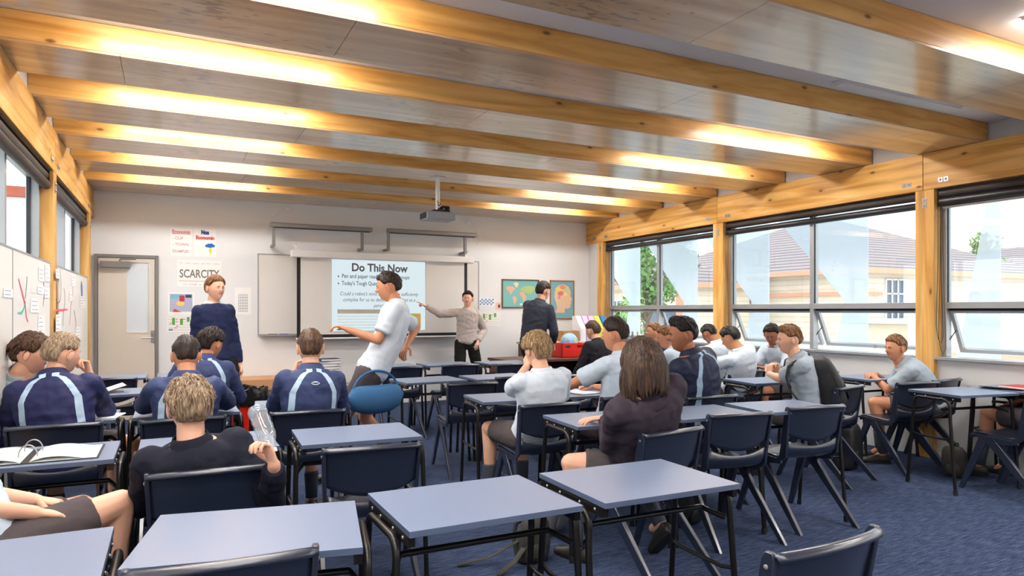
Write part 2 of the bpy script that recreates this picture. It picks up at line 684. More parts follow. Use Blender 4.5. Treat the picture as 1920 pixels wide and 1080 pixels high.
# windows on the right wall
wn = 0
for k in range(4):
    ya, yb = POSTS[k + 1] + .09, POSTS[k] - .09
    wn += 1
    ym = (ya + yb) / 2
    t = thing('window_%d' % wn, None, None, (GLX, ym, 0))
    struct(t)
    h = (yb - ya) / 2
    fr = MB()
    X0, X1 = -.05, .03
    fr.box(X0, X1, -h, -h + .05, .963, ZS - .03)
    fr.box(X0, X1, h - .05, h, .963, ZS - .03)
    fr.box(X0, X1, -.025, .025, .963, ZS - .03)
    fr.box(X0 - .005, X1, -h + .05, -.025, 1.418, 1.478)
    fr.box(X0 - .005, X1, .025, h - .05, 1.418, 1.478)
    fr.box(X0, X1, -h, h, ZS - .03, ZS)
    fr.build('window_frame', M['alu'], t, bevel=.003)
    sl = MB().box(-.16, X1, -h - .004, h + .004, .935, .962).build('window_sill', M['alu'], t, bevel=.003)
    for (a, b_) in ((-h + .05, -.025), (.025, h - .05)):
        MB().box(-.003, .003, a, b_, 1.478, ZS - .03).build('pane', M['glass'], t)
        g = MB().box(-.035, -.02, a, a + .008, 1.478, ZS - .03).box(-.035, -.02, b_ - .008, b_, 1.478, ZS - .03)
        g.build('glazing_seal', M['alu_dark'], t)
    for j, (a, b_) in enumerate(((-h + .05, -.025), (.025, h - .05))):
        closed = (k == 0 and j == 1)
        ang = 0 if closed else R(25)
        L_ = .445
        s = bpy.data.objects.new('awning_sash', MB().mesh('x'))
        tf = Matrix.Translation((.0, 0, 1.412)) @ Matrix.Rotation(ang, 4, 'Y') @ Matrix.Scale(-1, 4, (0, 0, 1))
        # local: hangs from the hinge, z down
        tf = Matrix.Translation((.0, 0, 1.408)) @ Matrix.Rotation(-ang, 4, 'Y')
        sm = MB()
        for bx in ((a, a + .035, -L_, 0), (b_ - .035, b_, -L_, 0), (a + .035, b_ - .035, -L_, -L_ + .035), (a + .035, b_ - .035, -.03, 0)):
            sm.box(-.018, .018, bx[0], bx[1], bx[2], bx[3], tf=tf)
        sash = sm.build('awning_sash', M['alu'], t)
        MB().box(-.003, .003, a + .035, b_ - .035, -L_ + .035, -.03, tf=tf).build('pane', M['glass'], sash)
        MB().box(-.02, .012, a - .004, b_ + .004, -.006, .006, tf=tf).build('top_seal', M['alu_dark'], sash)
        if not closed:
            hm = MB()
            e = tf @ Vector((0, b_ - .02, -.20))
            hm.tube([(.0, b_ + .0, 1.12), tuple(e)], .005, 6)
            e2 = tf @ Vector((0, a + .02, -.20))
            hm.tube([(.0, a + .0, 1.12), tuple(e2)], .005, 6)
            hm.build('friction_stay', M['alu_dark'], sash)
            MB().box(-.03, -.018, (a + b_) / 2 - .015, (a + b_) / 2 + .015, -L_ + .0, -L_ + .045, tf=tf).build('window_latch', M['alu'], sash, bevel=.003)
    # roller blind pair
    bl = thing('roller_blind', ['dark brown roller blind rolled up over the far window of the right wall', 'dark brown roller blind rolled up over the middle window of the right wall', 'thick black roller blind rolled up over the nearest window of the right wall', 'dark roller blind over the right window beside the camera'][k], 'blind', (6.52, ym, 0), 0, 'rolled up blinds on the right wall')
    MB().box(-.02, .045, -h + .015, h - .015, ZS - .014, ZS - .002).build('headrail', M['blind_case'], bl)
    z0 = ZS - .047
    MB().tube([(.0, -h + .02, z0), (.0, h - .02, z0)], .040, 16).build('upper_roll', M['blind'], bl, smooth=True)
    z1 = ZS - .135
    if k < 2:
        MB().tube([(.0, -h + .02, z1), (.0, h - .02, z1)], .036, 16).build('lower_roll', M['blind_case'], bl, smooth=True)
    else:
        MB().tube([(.0, -h + .02, z1 + .01), (.0, h - .02, z1 + .01)], .045, 16).build('lower_roll', M['blind_case'], bl, smooth=True)
        MB().box(-.008, .008, -h + .03, h - .03, z1 - .055, z1 - .035).build('bottom_bar', M['grey_metal'], bl)
    MB().box(-.03, .03, h - .018, h - .004, z1 - .03, ZS - .004).build('bracket', M['blind_case'], bl)
    MB().box(-.03, .03, -h + .004, -h + .018, z1 - .03, ZS - .004).build('bracket', M['blind_case'], bl)
    if k < 3:
        cd = MB()
        for q in range(2):
            y_ = h + .012 - .02 * q
            y_ = h - .012 - .022 * q
            dz = .10 * q
            cd.tube([(-.04, y_, z1), (-.045, y_ - .004, 1.9), (-.05, y_ + .01, 1.25 - dz), (-.05, y_ - .01, 1.13 - dz), (-.05, y_ - .035, 1.09 - dz), (-.05, y_ - .055, 1.15 - dz), (-.045, y_ - .03, 1.9), (-.04, y_ - .02, z1)], .0022, 6)
        cd.build('cord', M['rubber'], bl, smooth=True)

# windows on the left wall
for k in range(4):
    ya, yb = POSTS[k + 1] + .09, POSTS[k] - .09
    wn += 1
    ym = (ya + yb) / 2
    t = thing('window_%d' % wn, None, None, (GLL, ym, 0))
    struct(t)
    h = (yb - ya) / 2
    fr = MB()
    for y0 in (-h, -.03, h - .05):
        fr.box(-.02, .07, y0, y0 + .05, 1.702, ZS)
    for (q0, q1) in ((-h + .05, -.03), (.02, h - .05)):
        fr.box(-.02, .05, q0, q1, 1.702, 1.75).box(-.02, .05, q0, q1, ZS - .08, ZS)
    fr.build('window_frame', M['alu'], t, bevel=.003)
    MB().box(-.01, .012, -h + .05, -h + .075, 1.75, ZS - .08).box(-.01, .012, h - .08, h - .05, 1.75, ZS - .08).build('sash_seal', M['alu_dark'], t)
    for (a, b_) in ((-h + .05, -.03), (.02, h - .05)):
        MB().box(-.003, .003, a, b_, 1.75, ZS - .08).build('pane', M['glass'], t)
    bl = thing('roller_blind', ['dark brown roller blind rolled up over the far window of the left wall', 'dark brown roller blind rolled up over the middle window of the left wall', 'thick dark roller blind above the left window nearest the camera', 'dark roller blind over the left window beside the camera'][k], 'blind', (-.915, ym, 0), 0, 'rolled up blinds on the left wall')
    MB().box(-.03, .03, -h + .015, h - .015, ZS - .014, ZS - .002).build('headrail', M['blind_case'], bl)
    MB().tube([(0, -h + .02, ZS - .05), (0, h - .02, ZS - .05)], .03, 14).build('upper_roll', M['blind_case'], bl, smooth=True)
    MB().tube([(0.005, -h + .02, ZS - .125), (0.005, h - .02, ZS - .125)], .038, 14).build('lower_roll', M['blind'], bl, smooth=True)
    MB().box(-.03, .03, h - .018, h - .004, ZS - .15, ZS - .004).build('bracket', M['blind_case'], bl)
    MB().box(-.03, .03, -h + .004, -h + .018, ZS - .15, ZS - .004).build('bracket', M['blind_case'], bl)

# ceiling box beams (ply soffit between two LVL faces), resting on the perimeter beams
BOXY = [9.105 - 1.122 * k for k in range(11)]
ORD = ['first', 'second', 'third', 'fourth', 'fifth', 'sixth', 'seventh', 'eighth', 'ninth', 'tenth', 'eleventh']
for k, y0 in enumerate(BOXY):
    y1 = y0 + .585 if k else YB - .004
    t = thing('ceiling_beam', 'hollow timber ceiling beam with pale plywood underside, %s from the back wall' % ORD[k], 'ceiling beam', (2.79, y0, ZC), 0, 'timber box beams across the ceiling')
    MB().box(-3.68, 3.74, 0, .045, .016, ZT - ZC - .003).build('face_board', M['pine_x'], t, bevel=.002)
    MB().box(-3.68, 3.74, y1 - y0 - .045, y1 - y0, .016, ZT - ZC - .003).build('face_board', M['pine_x'], t, bevel=.002)
    sp = MB()
    xs = [-3.68]
    rnd = random.Random(k * 7 + 3)
    x = -3.68 + rnd.uniform(.6, 2.4)
    while x < 3.5:
        xs.append(x)
        x += 2.4
    xs.append(3.74)
    for a, b_ in zip(xs, xs[1:]):
        sp.box(a + .0015, b_ - .0015, .003, y1 - y0 - .003, .002, .016)
    sp.build('soffit_panel', M['ply'], t)
    # lamps tucked in the gap in front of this face
    if y0 < YR + .4:
        continue
    for j, xc in enumerate((.32, 5.08)):  # unseen rows behind the camera carry lamps too, added to brighten the room
        lit = not (abs(y0 - 3.495) < .05 and j == 1)
        ln = .72
        lab = 'long warm ceiling light hidden in the gap before the %s timber beam, %s end' % (ORD[k], 'pinboard' if j == 0 else 'window') if lit else 'switched off grey batten light in the ceiling gap, window end'
        L = thing('ceiling_light', lab, 'ceiling light', (xc, y0 - (.27 if lit else .15), ZT), 0, 'batten lights in the ceiling gaps')
        MB().box(-ln, ln, -.05, .05, -.018, 0).build('light_body', M['white_pl'], L)
        dm = MB()
        dm.box(-ln + .01, ln - .01, -.045, .045, -.030, -.018)
        dm.build('diffuser', M['lamp'] if lit else M['ceil'], L)
# ================================================================ OUTSIDE
M['clad'] = mat('cream_weatherboard', srgb(232, 218, 194), 0.8, noise_amt=0.02)
M['trimo'] = mat('salmon_gutter_paint', srgb(226, 164, 132), 0.6, noise_amt=0.02)
M['extwin'] = mat('dark_window_pane', srgb(92, 112, 132), 0.15, noise_amt=0.15, nscale=3)
M['pave'] = mat('pale_paving', srgb(196, 194, 186), 0.9, noise_amt=0.05)


def mat_bands(name, c1, c2, per, rough=0.8, bump=0.4, mul=.35):
    """horizontal courses: tiles or weatherboards"""
    m, nt, b = newmat(name)
    N, L = nt.nodes, nt.links
    tc = N.new('ShaderNodeTexCoord')
    sp = N.new('ShaderNodeSeparateXYZ')
    L.new(tc.outputs['Object'], sp.inputs[0])
    mu = N.new('ShaderNodeMath')
    mu.operation = 'MULTIPLY'
    mu.inputs[1].default_value = 1.0 / per
    L.new(sp.outputs[2], mu.inputs[0])
    fr = N.new('ShaderNodeMath')
    fr.operation = 'FRACT'
    L.new(mu.outputs[0], fr.inputs[0])
    nz = N.new('ShaderNodeTexNoise')
    nz.inputs['Scale'].default_value = 5
    L.new(tc.outputs['Object'], nz.inputs['Vector'])
    rp = ramp(nt, [(0.0, c2), (0.22, c2), (0.36, c1)])
    L.new(fr.outputs[0], rp.inputs[0])
    mx = N.new('ShaderNodeMix')
    mx.data_type = 'RGBA'
    mx.blend_type = 'MULTIPLY'
    mx.inputs[0].default_value = mul
    L.new(rp.outputs[0], mx.inputs[6])
    L.new(nz.outputs['Color'], mx.inputs[7])
    L.new(mx.outputs[2], b.inputs['Base Color'])
    b.inputs['Roughness'].default_value = rough
    bp = N.new('ShaderNodeBump')
    bp.inputs['Strength'].default_value = bump
    bp.inputs['Distance'].default_value = 0.03
    L.new(fr.outputs[0], bp.inputs['Height'])
    L.new(bp.outputs[0], b.inputs['Normal'])
    return m


M['tiles'] = mat_bands('grey_purple_roof_tiles', srgb(166, 154, 154), srgb(112, 101, 104), 0.135)
M['boards'] = mat_bands('cream_weatherboards', srgb(242, 232, 214), srgb(228, 216, 196), 0.19, bump=0.08, mul=.12)
struct(MB().box(6.9, 70, -20, 70, -1.7, -1.6).box(-40, -1.3, -20, 70, -1.7, -1.6).build('ground_outside', M['pave']))


def ext_window(parent, plane, a0, a1, z0, z1, at, cols, rows, nm='window'):
    """window on a wall plane; plane 'x' (wall at X=at, facing -X) or 'y' (facing -Y)"""
    f = MB()
    w_ = .05

    def bx(mb, p0, p1, q0, q1, t0, t1):
        if plane == 'x':
            mb.box(at - t1, at - t0, p0, p1, q0, q1)
        else:
            mb.box(p0, p1, at - t1, at - t0, q0, q1)
    for i in range(cols + 1):
        c = a0 + (a1 - a0) * i / cols
        bx(f, c - w_ / 2, c + w_ / 2, z0, z1, .0, .06)
    for i in range(rows + 1):
        c = z0 + (z1 - z0) * i / rows
        bx(f, a0, a1, c - w_ / 2, c + w_ / 2, .0, .06)
    fo = f.build(nm, M['white_pl'], parent)
    g = MB()
    bx(g, a0, a1, z0, z1, .0, .02)
    g.build('pane', M['extwin'], fo)
    return fo


def hip_house(name, label, x0, x1, y0, y1, ze, zr, inset, ov=.45):
    t = thing(name, label, 'building')
    MB().box(x0, x1, y0, y1, -1.6, ze).build('wall', M['boards'], t)
    ym0, ym1 = y0 + inset, y1 - inset
    xm = (x0 + x1) / 2
    a, b_, c, d = x0 - ov, x1 + ov, y0 - ov, y1 + ov
    v = [(a, c, ze), (b_, c, ze), (b_, d, ze), (a, d, ze), (xm, ym0, zr), (xm, ym1, zr)]
    f = [(0, 1, 4), (1, 2, 5, 4), (2, 3, 5), (3, 0, 4, 5), (3, 2, 1, 0)]
    m_ = MB()
    m_.add(v, f)
    m_.build('roof', M['tiles'], t)
    g = MB()
    g.box(a - .1, a + .02, c, d, ze - .14, ze + .02).box(a - .1, b_ + .1, c - .1, c + .02, ze - .14, ze + .02)
    g.build('gutter', M['trimo'], t)
    return t


A = hip_house('school_hall', 'cream building with grey tiled hip roof seen through the middle right window', 20, 32, 14.8, 27, 2.75, 5.6, 6.0)
ext_window(A, 'y', 21.6, 22.55, 1.0, 2.45, 14.8, 3, 3)
MB().box(19.86, 20.02, 14.8, 27, 1.9, 2.02).box(20.02, 21.3, 14.66, 14.8, 1.9, 2.02).build('wall_band', M['trimo'], A)
B = hip_house('weatherboard_house', 'low cream house with paned windows seen through the far right window', 16.2, 19.3, 18.6, 30, 2.35, 3.3, 1.6, ov=.3)
ext_window(B, 'x', 21.4, 23.2, .9, 1.8, 16.2, 3, 1)
ext_window(B, 'x', 18.9, 20.6, .1, 1.5, 16.2, 2, 2)
MB().box(16.1, 16.2, 18.6, 18.95, -1.6, 2.2).build('downpipe', M['trimo'], B)
t = thing('annex', 'small flat roofed cream annex with white windows below the tiled roof', 'building')
MB().box(19.6, 27, 12.2, 14.4, -1.6, 1.0).build('wall', M['clad'], t)
MB().box(19.3, 27.3, 11.9, 14.4, 1.0, 1.14).build('roof', M['white_pl'], t)
for a in (20.0, 21.4, 22.8):
    ext_window(t, 'y', a, a + .8, -.5, .45, 12.2, 1, 1)
MB().box(21.0, 21.25, 12.0, 12.2, .55, .8).build('wall_lamp', M['alu'], t)
t = thing('glazed_porch', 'low glazed porch with pale sloping roof at the right edge of the nearest window', 'building')
MB().box(14.6, 20.5, 6.9, 9.0, -1.6, .55).build('wall', M['clad'], t)
MB().prism([(6.6, .55), (9.2, .55), (9.2, 1.5), (6.6, 1.05)], 'x', 14.2, 21).build('roof', M['white_pl'], t)
ext_window(t, 'y', 14.9, 17.1, -.9, .45, 6.9, 3, 2)
ext_window(t, 'y', 17.5, 19.7, -.9, .45, 6.9, 3, 2)
t = hip_house('distant_house', 'distant pale two storey house at the right edge beyond the nearest window', 38, 46, 17.0, 26, 3.3, 4.9, 3.6)
for a in (38.8, 40.6, 42.4):
    ext_window(t, 'y', a, a + 1.2, 1.6, 2.6, 17.0, 2, 1)
# left side neighbour
t = thing('neighbour_block', 'white building with a red brown roof edge outside the left windows', 'building')
MB().box(-34, -1.6, 30, 42, -1.6, 5.5).build('wall', mat('white_render', srgb(236, 238, 240), .8, noise_amt=.02), t)
MB().box(-34.3, -1.3, 29.6, 42.3, 5.5, 5.85).build('roof', mat('red_brown_fascia', srgb(164, 84, 66), .7), t)
for k, y in enumerate((-4.4, -8.5, -12.5)):
    f = MB().box(y, y + 1.8, 29.94, 30, .9, 2.6).build('window', M['white_pl'], t)
    MB().box(y + .1, y + 1.7, 29.9, 29.94, 1.0, 2.5).build('pane', M['extwin'], f)

# trees
M['leaf'] = mat('mid_green_leaves', srgb(112, 158, 84), .7, noise_amt=.25, nscale=2)
M['leaf2'] = mat('pale_green_leaves', srgb(150, 184, 118), .7, noise_amt=.2, nscale=2)
M['bark'] = mat('grey_bark', srgb(110, 92, 76), .9)


def tree(label, x, y, h, rad, lm, seed, n=2600):
    rnd = random.Random(seed)
    t = thing('tree', label, 'tree', (x, y, -1.6), 0, 'trees outside the windows')
    tr = MB()
    tr.tube([(0, 0, 0), (.05, .03, h * .3), (-.05, .06, h * .6), (0, 0, h * .85)], [.16, .13, .09, .03], 8)
    for k in range(6):
        a = rnd.uniform(0, 6.28)
        z = h * rnd.uniform(.35, .6)
        tr.tube([(0, 0, z), (math.cos(a) * rad * .4, math.sin(a) * rad * .4, z + h * .16), (math.cos(a) * rad * .7, math.sin(a) * rad * .7, z + h * .24)], [.06, .04, .015], 6)
    tr.build('trunk', M['bark'], t, smooth=True)
    fo = MB()
    lobes = [(rnd.gauss(0, rad * .38), rnd.gauss(0, rad * .38), h * rnd.uniform(.45, .92), rad * rnd.uniform(.3, .5)) for _ in range(11)]
    for _ in range(n):
        lx, ly, lz, lr = rnd.choice(lobes)
        d = Vector((rnd.gauss(0, 1), rnd.gauss(0, 1), rnd.gauss(0, 1))).normalized()
        p = Vector((lx, ly, lz)) + d * lr * rnd.uniform(.65, 1.05)
        u = Vector((rnd.gauss(0, 1), rnd.gauss(0, 1), rnd.gauss(0, 1))).normalized()
        v_ = d.cross(u).normalized()
        u = (v_.cross(d) + d * rnd.uniform(-.5, .5)).normalized()
        s = rnd.uniform(.06, .13)
        fo.add([p - u * s, p - v_ * s * .5, p + u * s, p + v_ * s * .5], [(0, 1, 2, 3)])
    fo.build('foliage', lm, t)


tree('leafy green tree outside the far right window, nearest the back wall', 13.6, 17.4, 6.4, 1.5, M['leaf'], 4, 4200)
tree('bushy pale green tree low at the left of the far right window', 11.9, 16.4, 3.6, 1.1, M['leaf2'], 9, 3600)
tree('tall green tree behind the low cream house', 19.5, 33.0, 9.5, 3.2, M['leaf'], 12, 4200)
tree('small distant tree above the tiled roof in the nearest window', 36, 19.5, 7.0, 1.2, M['leaf'], 21, 1200)

# translucent sun-shade sails along the window wall
for k, (yy, kind) in enumerate(((9.40, 0), (7.98, 0), (6.59, 0), (5.14, 0), (3.74, 1), (2.32, 1))):
    nm = ['beyond the left pane of the far window', 'beyond the right pane of the far window', 'beyond the left pane of the middle window', 'beyond the right pane of the middle window', 'beyond the nearest right window', 'outside the wall beside the camera'][k]
    if kind == 0:
        poly = [(0, 3.7), (0, -1.4), (.95, -1.4), (.30, 1.52), (1.32, 2.62), (1.36, 3.7)]
    else:
        poly = [(0, 3.9), (0, -1.4), (.95, -1.4), (.33, 1.3), (.28, 1.6), (.06, 2.8), (0.02, 3.9)]
    o = MB().prism(poly, 'x', -.006, .006).build('shade_sail', M['fin'])
    o.location = (7.2, yy, 0)
    tag(o, 'translucent white angular shade panel standing outside, %s' % nm, 'shade panel', 'translucent shade panels outside the right wall')
# ================================================================ DESKS
def make_desk():
    t = thing('school_desk', 'x', 'desk')
    W, D, ZT_ = .299, .235, .755
    top = MB()
    top.box(-W, W, -D, D, ZT_ - .020, ZT_, 0)
    for i, f in enumerate(top.f):
        pass
    top.mi = [1, 0, 1, 1, 1, 1]
    top.build('desktop', [M['top'], M['edge']], t, bevel=.0015)
    fr = MB()
    for sx in (-1, 1):
        fr.box(sx * (W - .012) - .012, sx * (W - .012) + .010 * 1, -D + .015, D - .015, ZT_ - .052, ZT_ - .021)
    fr.box(-W + .02, W - .02, D - .04, D - .015, ZT_ - .052, ZT_ - .021)
    fr.build('tray_frame', M['tube'], t)
    for sx in (-1, 1):
        for q in (-.17, -.07, .07, .17):
            b = MB().ball((sx * (W + .0), q, ZT_ - .036), .004, .006, .006, n=8, m=5)
            b.build('frame_bolt', M['steel'], t, smooth=True)
    for sx in (-1, 1):
        x0 = sx * (W + .017)
        xf = sx * (W + .027)
        pts = [(xf, -.215, 0), (x0 + sx * .004, -.165, .56)]
        for a in range(0, 91, 15):
            pts.append((x0, -.105 - .055 * math.cos(R(a)), .655 + .055 * math.sin(R(a))))
        for a in range(90, -1, -15):
            pts.append((x0, .105 + .055 * math.cos(R(a)), .655 + .055 * math.sin(R(a))))
        pts += [(x0 + sx * .004, .165, .56), (xf, .215, 0)]
        MB().tube(pts, .0125, 12).build('leg_loop', M['tube'], t, smooth=True)
        MB().tube([(x0 + sx * .004, -.185, .42), (x0 + sx * .003, -.12, .405), (x0 + sx * .003, .12, .405), (x0 + sx * .004, .185, .42)], .009, 8).build('side_rail', M['tube'], t, smooth=True)
        MB().box(sx * (W - .01) - .006 + sx * .0, sx * (W + .017), -.10, -.06, .70, .714).build('support_tab', M['tube'], t)
        MB().box(sx * (W - .01) - .006 + sx * .0, sx * (W + .017), .06, .10, .70, .714).build('support_tab', M['tube'], t)
        for sy in (-1, 1):
            MB().tube([(xf, sy * .2155, -.0), (xf - sx * .0015, sy * .2125, .035)], .0155, 10).build('foot_cap', M['rubber'], t, smooth=True)
    cb = MB().tube([(-W - .017, -.14, .60), (-W + .03, -.05, .625), (W - .03, -.05, .625), (W + .017, -.14, .60)], .011, 10)
    cb.build('cross_bar', M['tube'], t, smooth=True)
    return t


# ================================================================ CHAIRS
def make_chair():
    t = thing('stacking_chair', 'x', 'chair')
    HW = .205
    # seat: from the rolled front lip to the foot of the back
    prof = [(.215, .405), (.222, .425), (.212, .442), (.16, .448), (.08, .443), (-.02, .436), (-.10, .434), (-.155, .440), (-.190, .462), (-.205, .492), (-.213, .520)]
    rows = []
    NU = 16
    for k, (y, z) in enumerate(prof):
        row = []
        for j in range(NU + 1):
            u = -1 + 2 * j / NU
            dish = (.010 * (u * u) if 2 < k < 8 else 0)
            zz = z + dish
            yy = y
            if k >= 8:
                yy = y + .020 * u * u
            if k == len(prof) - 1:
                zz = z + .045 * abs(u) ** 2.2   # crescent slot: low in the middle
            if k < 3:
                yy = y - .02 * u * u
            row.append((u * HW, yy, zz))
        rows.append(row)
    MB().grid(rows).build('seat', M['chair'], t, smooth=True, solid=.011, angle=60)
    # backrest: curved panel, convex lower edge, rolled top lip
    rows = []
    NV = 10
    for k in range(NV + 4):
        row = []
        for j in range(NU + 1):
            u = -1 + 2 * j / NU
            zb = .552 + .055 * abs(u) ** 2
            zt = .782 - .010 * u * u
            if k <= NV:
                v_ = k / NV
                z = zb + (zt - zb) * v_
                y = -.212 - .055 * ((z - .50) / .28) ** 1.2 + .038 * u * u
            else:
                q = (k - NV)
                z = zt + [0, .006, .002, -.010][q]
                y = -.212 - .055 * ((zt - .50) / .28) ** 1.2 + .038 * u * u - [0, .008, .020, .027][q]
            wdt = HW + .012 * (z - .5) / .28 + .004
            row.append((u * wdt, y, z))
        rows.append(row)
    MB().grid(rows).build('backrest', M['chair'], t, smooth=True, solid=.010, angle=60)
    for sx in (-1, 1):
        # side upright joining seat and backrest
        up = MB()
        st = [(-.13, .425, .030), (-.165, .455, .030), (-.176, .52, .026), (-.190, .60, .024), (-.205, .68, .022), (-.222, .765, .020), (-.226, .785, .012)]
        rows = []
        for (y, z, hw) in st:
            x_in = sx * (HW - .006 + .012 * max(0, z - .5) / .28)
            x_out = sx * (HW + .010 + .012 * max(0, z - .5) / .28)
            rows.append([(x_in, y - hw, z), (x_out, y - hw, z + .0), (x_out, y + hw, z + .0), (x_in, y + hw, z)])
        up.grid(rows, closed_u=True, caps=True)
        up.build('side_upright', M['chair'], t, smooth=True, angle=50, bevel=.003)
        b = MB().ball((sx * (HW + .022), -.218, .745), .004, .007, .007, n=10, m=6)
        b.build('rivet', M['grey_metal'], t, smooth=True)
        # side skirt of the seat over the leg apex
        sk = MB().prism([(-.15, .43), (-.15, .405), (-.02, .385), (.09, .400), (.18, .428), (.21, .436), (.16, .446), (-.02, .437)], 'x', sx * (HW - .006), sx * (HW + .010))
        sk.build('seat_rim', M['chair'], t, bevel=.003)
        # legs: flat tapered plastic blades, A shaped from the side
        for nm, top_, foot, w0, w1 in (('leg', (.10, .430), (.265, 0), .032, .017), ('leg', (.075, .430), (-.335, 0), .034, .018)):
            rows = []
            dy, dz = foot[0] - top_[0], foot[1] - top_[1]
            L_ = math.hypot(dy, dz)
            ny = -dz / L_
            for v_ in (0, .5, 1):
                hw = (w0 + (w1 - w0) * v_)
                y, z = top_[0] + dy * v_, top_[1] + dz * v_
                xo = HW + .010 + .022 * v_
                th = .030 - .008 * v_
                hz = hw / max(.5, abs(ny))
                rows.append([(sx * (xo - th), y - hz, z), (sx * xo, y - hz, z), (sx * xo, y + hz, z), (sx * (xo - th), y + hz, z)])
            MB().grid(rows, closed_u=True, caps=True).build(nm, M['chair'], t, smooth=True, angle=40, bevel=.004)
    # reinforcing web under the seat
    MB().box(-HW + .01, HW - .01, .07, .085, .395, .434).build('under_rib', M['chair'], t)
    return t


def fix_normals(root):
    import bmesh
    for ch in root.children:
        if ch.type == 'MESH':
            bm = bmesh.new()
            bm.from_mesh(ch.data)
            bmesh.ops.recalc_face_normals(bm, faces=bm.faces[:])
            bm.to_mesh(ch.data)
            bm.free()


desk0 = make_desk()
fix_normals(desk0)
chair0 = make_chair()
fix_normals(chair0)

DESKS = [
    (-.45, 2.11, 0, 'empty grey desk in the bottom left corner, cut by the frame'),
    (.22, 2.12, -11, 'empty grey desk bottom left, behind the near black chair back'),
    (.92, 2.13, 0, 'empty grey desk at the bottom centre, second from the right in the front pair'),
    (1.60, 2.11, -1, 'empty grey desk at the bottom centre, right one of the near pair'),
    (-.52, 3.64, 0, 'grey desk at the left carrying the open ring binder'),
    (.165, 3.62, 0, 'grey desk before the blond student in the dark sweater'),
    (.87, 3.56, -3, 'empty grey desk just beyond the empty chair left of centre'),
    (-.59, 4.86, 0, 'grey desk at the left wall under the leaning elbows of two boys'),
    (.095, 4.88, 0, 'grey desk under the arms of the dark haired boy in a striped jacket'),
    (.805, 4.86, -7, 'grey desk in front of the striped jacket boy left of centre'),
    (-.51, 6.22, 0, 'grey desk with an open dark folder near the door'),
    (.18, 6.22, 0, 'grey desk beside the red rubbish bin'),
    (-.51, 7.62, 0, 'far grey desk nearest the cream door'),
    (.18, 7.60, 0, 'far grey desk before the walking student in navy'),
    (2.15, 6.01, 3, 'empty grey desk in the middle of the room, left of its pair'),
    (2.85, 6.00, 0, 'empty grey desk in the middle of the room, behind the empty chair'),
    (2.28, 4.54, -5, 'grey desk before the blond student in a light blue shirt'),
    (2.965, 4.52, -4, 'grey desk with an open notebook in front of the dark haired boy in light blue'),
    (2.33, 3.39, -5, 'grey desk under the hand of the long haired student'),
    (3.015, 3.32, -5, 'grey desk directly right of the long haired student'),
    (3.705, 3.27, -8, 'grey desk behind the empty chair nearest the open carpet'),
    (3.66, 4.50, -4, 'grey desk before the boy in the navy jacket with light stripes'),
    (4.92, 4.55, -8, 'grey desk under the elbows of the student with the black backpack'),
    (6.10, 4.30, -6, 'grey desk under the folded arms of the window boy'),
    (5.66, 3.22, -10, 'empty grey desk near the right edge, beside the red folder'),
    (6.22, 3.05, 90, 'grey desk at the right wall carrying the red folder and papers'),
    (2.30, 7.72, 0, 'far grey desk below the projection screen'),
    (2.98, 7.70, 0, 'far grey desk directly in front of the teacher'),
    (3.72, 7.62, 0, 'far grey desk to the right of the teacher'),
    (5.12, 5.92, -8, 'grey desk in front of the two light blue backs by the far window'),
    (4.42, 6.02, -8, 'grey desk before the half hidden boy in light blue'),
    (5.22, 7.16, -8, 'grey desk before the small boy in navy'),
    (5.95, 7.05, -8, 'grey desk farthest along the window wall'),
]
for i, (x, y, rz, lab) in enumerate(DESKS):
    if i == 0:
        desk0.location = (x, y, 0)
        desk0.rotation_euler = (0, 0, R(rz))
        desk0['label'] = lab
        desk0['group'] = 'single school desks'
    else:
        dup(desk0, (x, y, 0), R(rz), lab, 'single school desks')

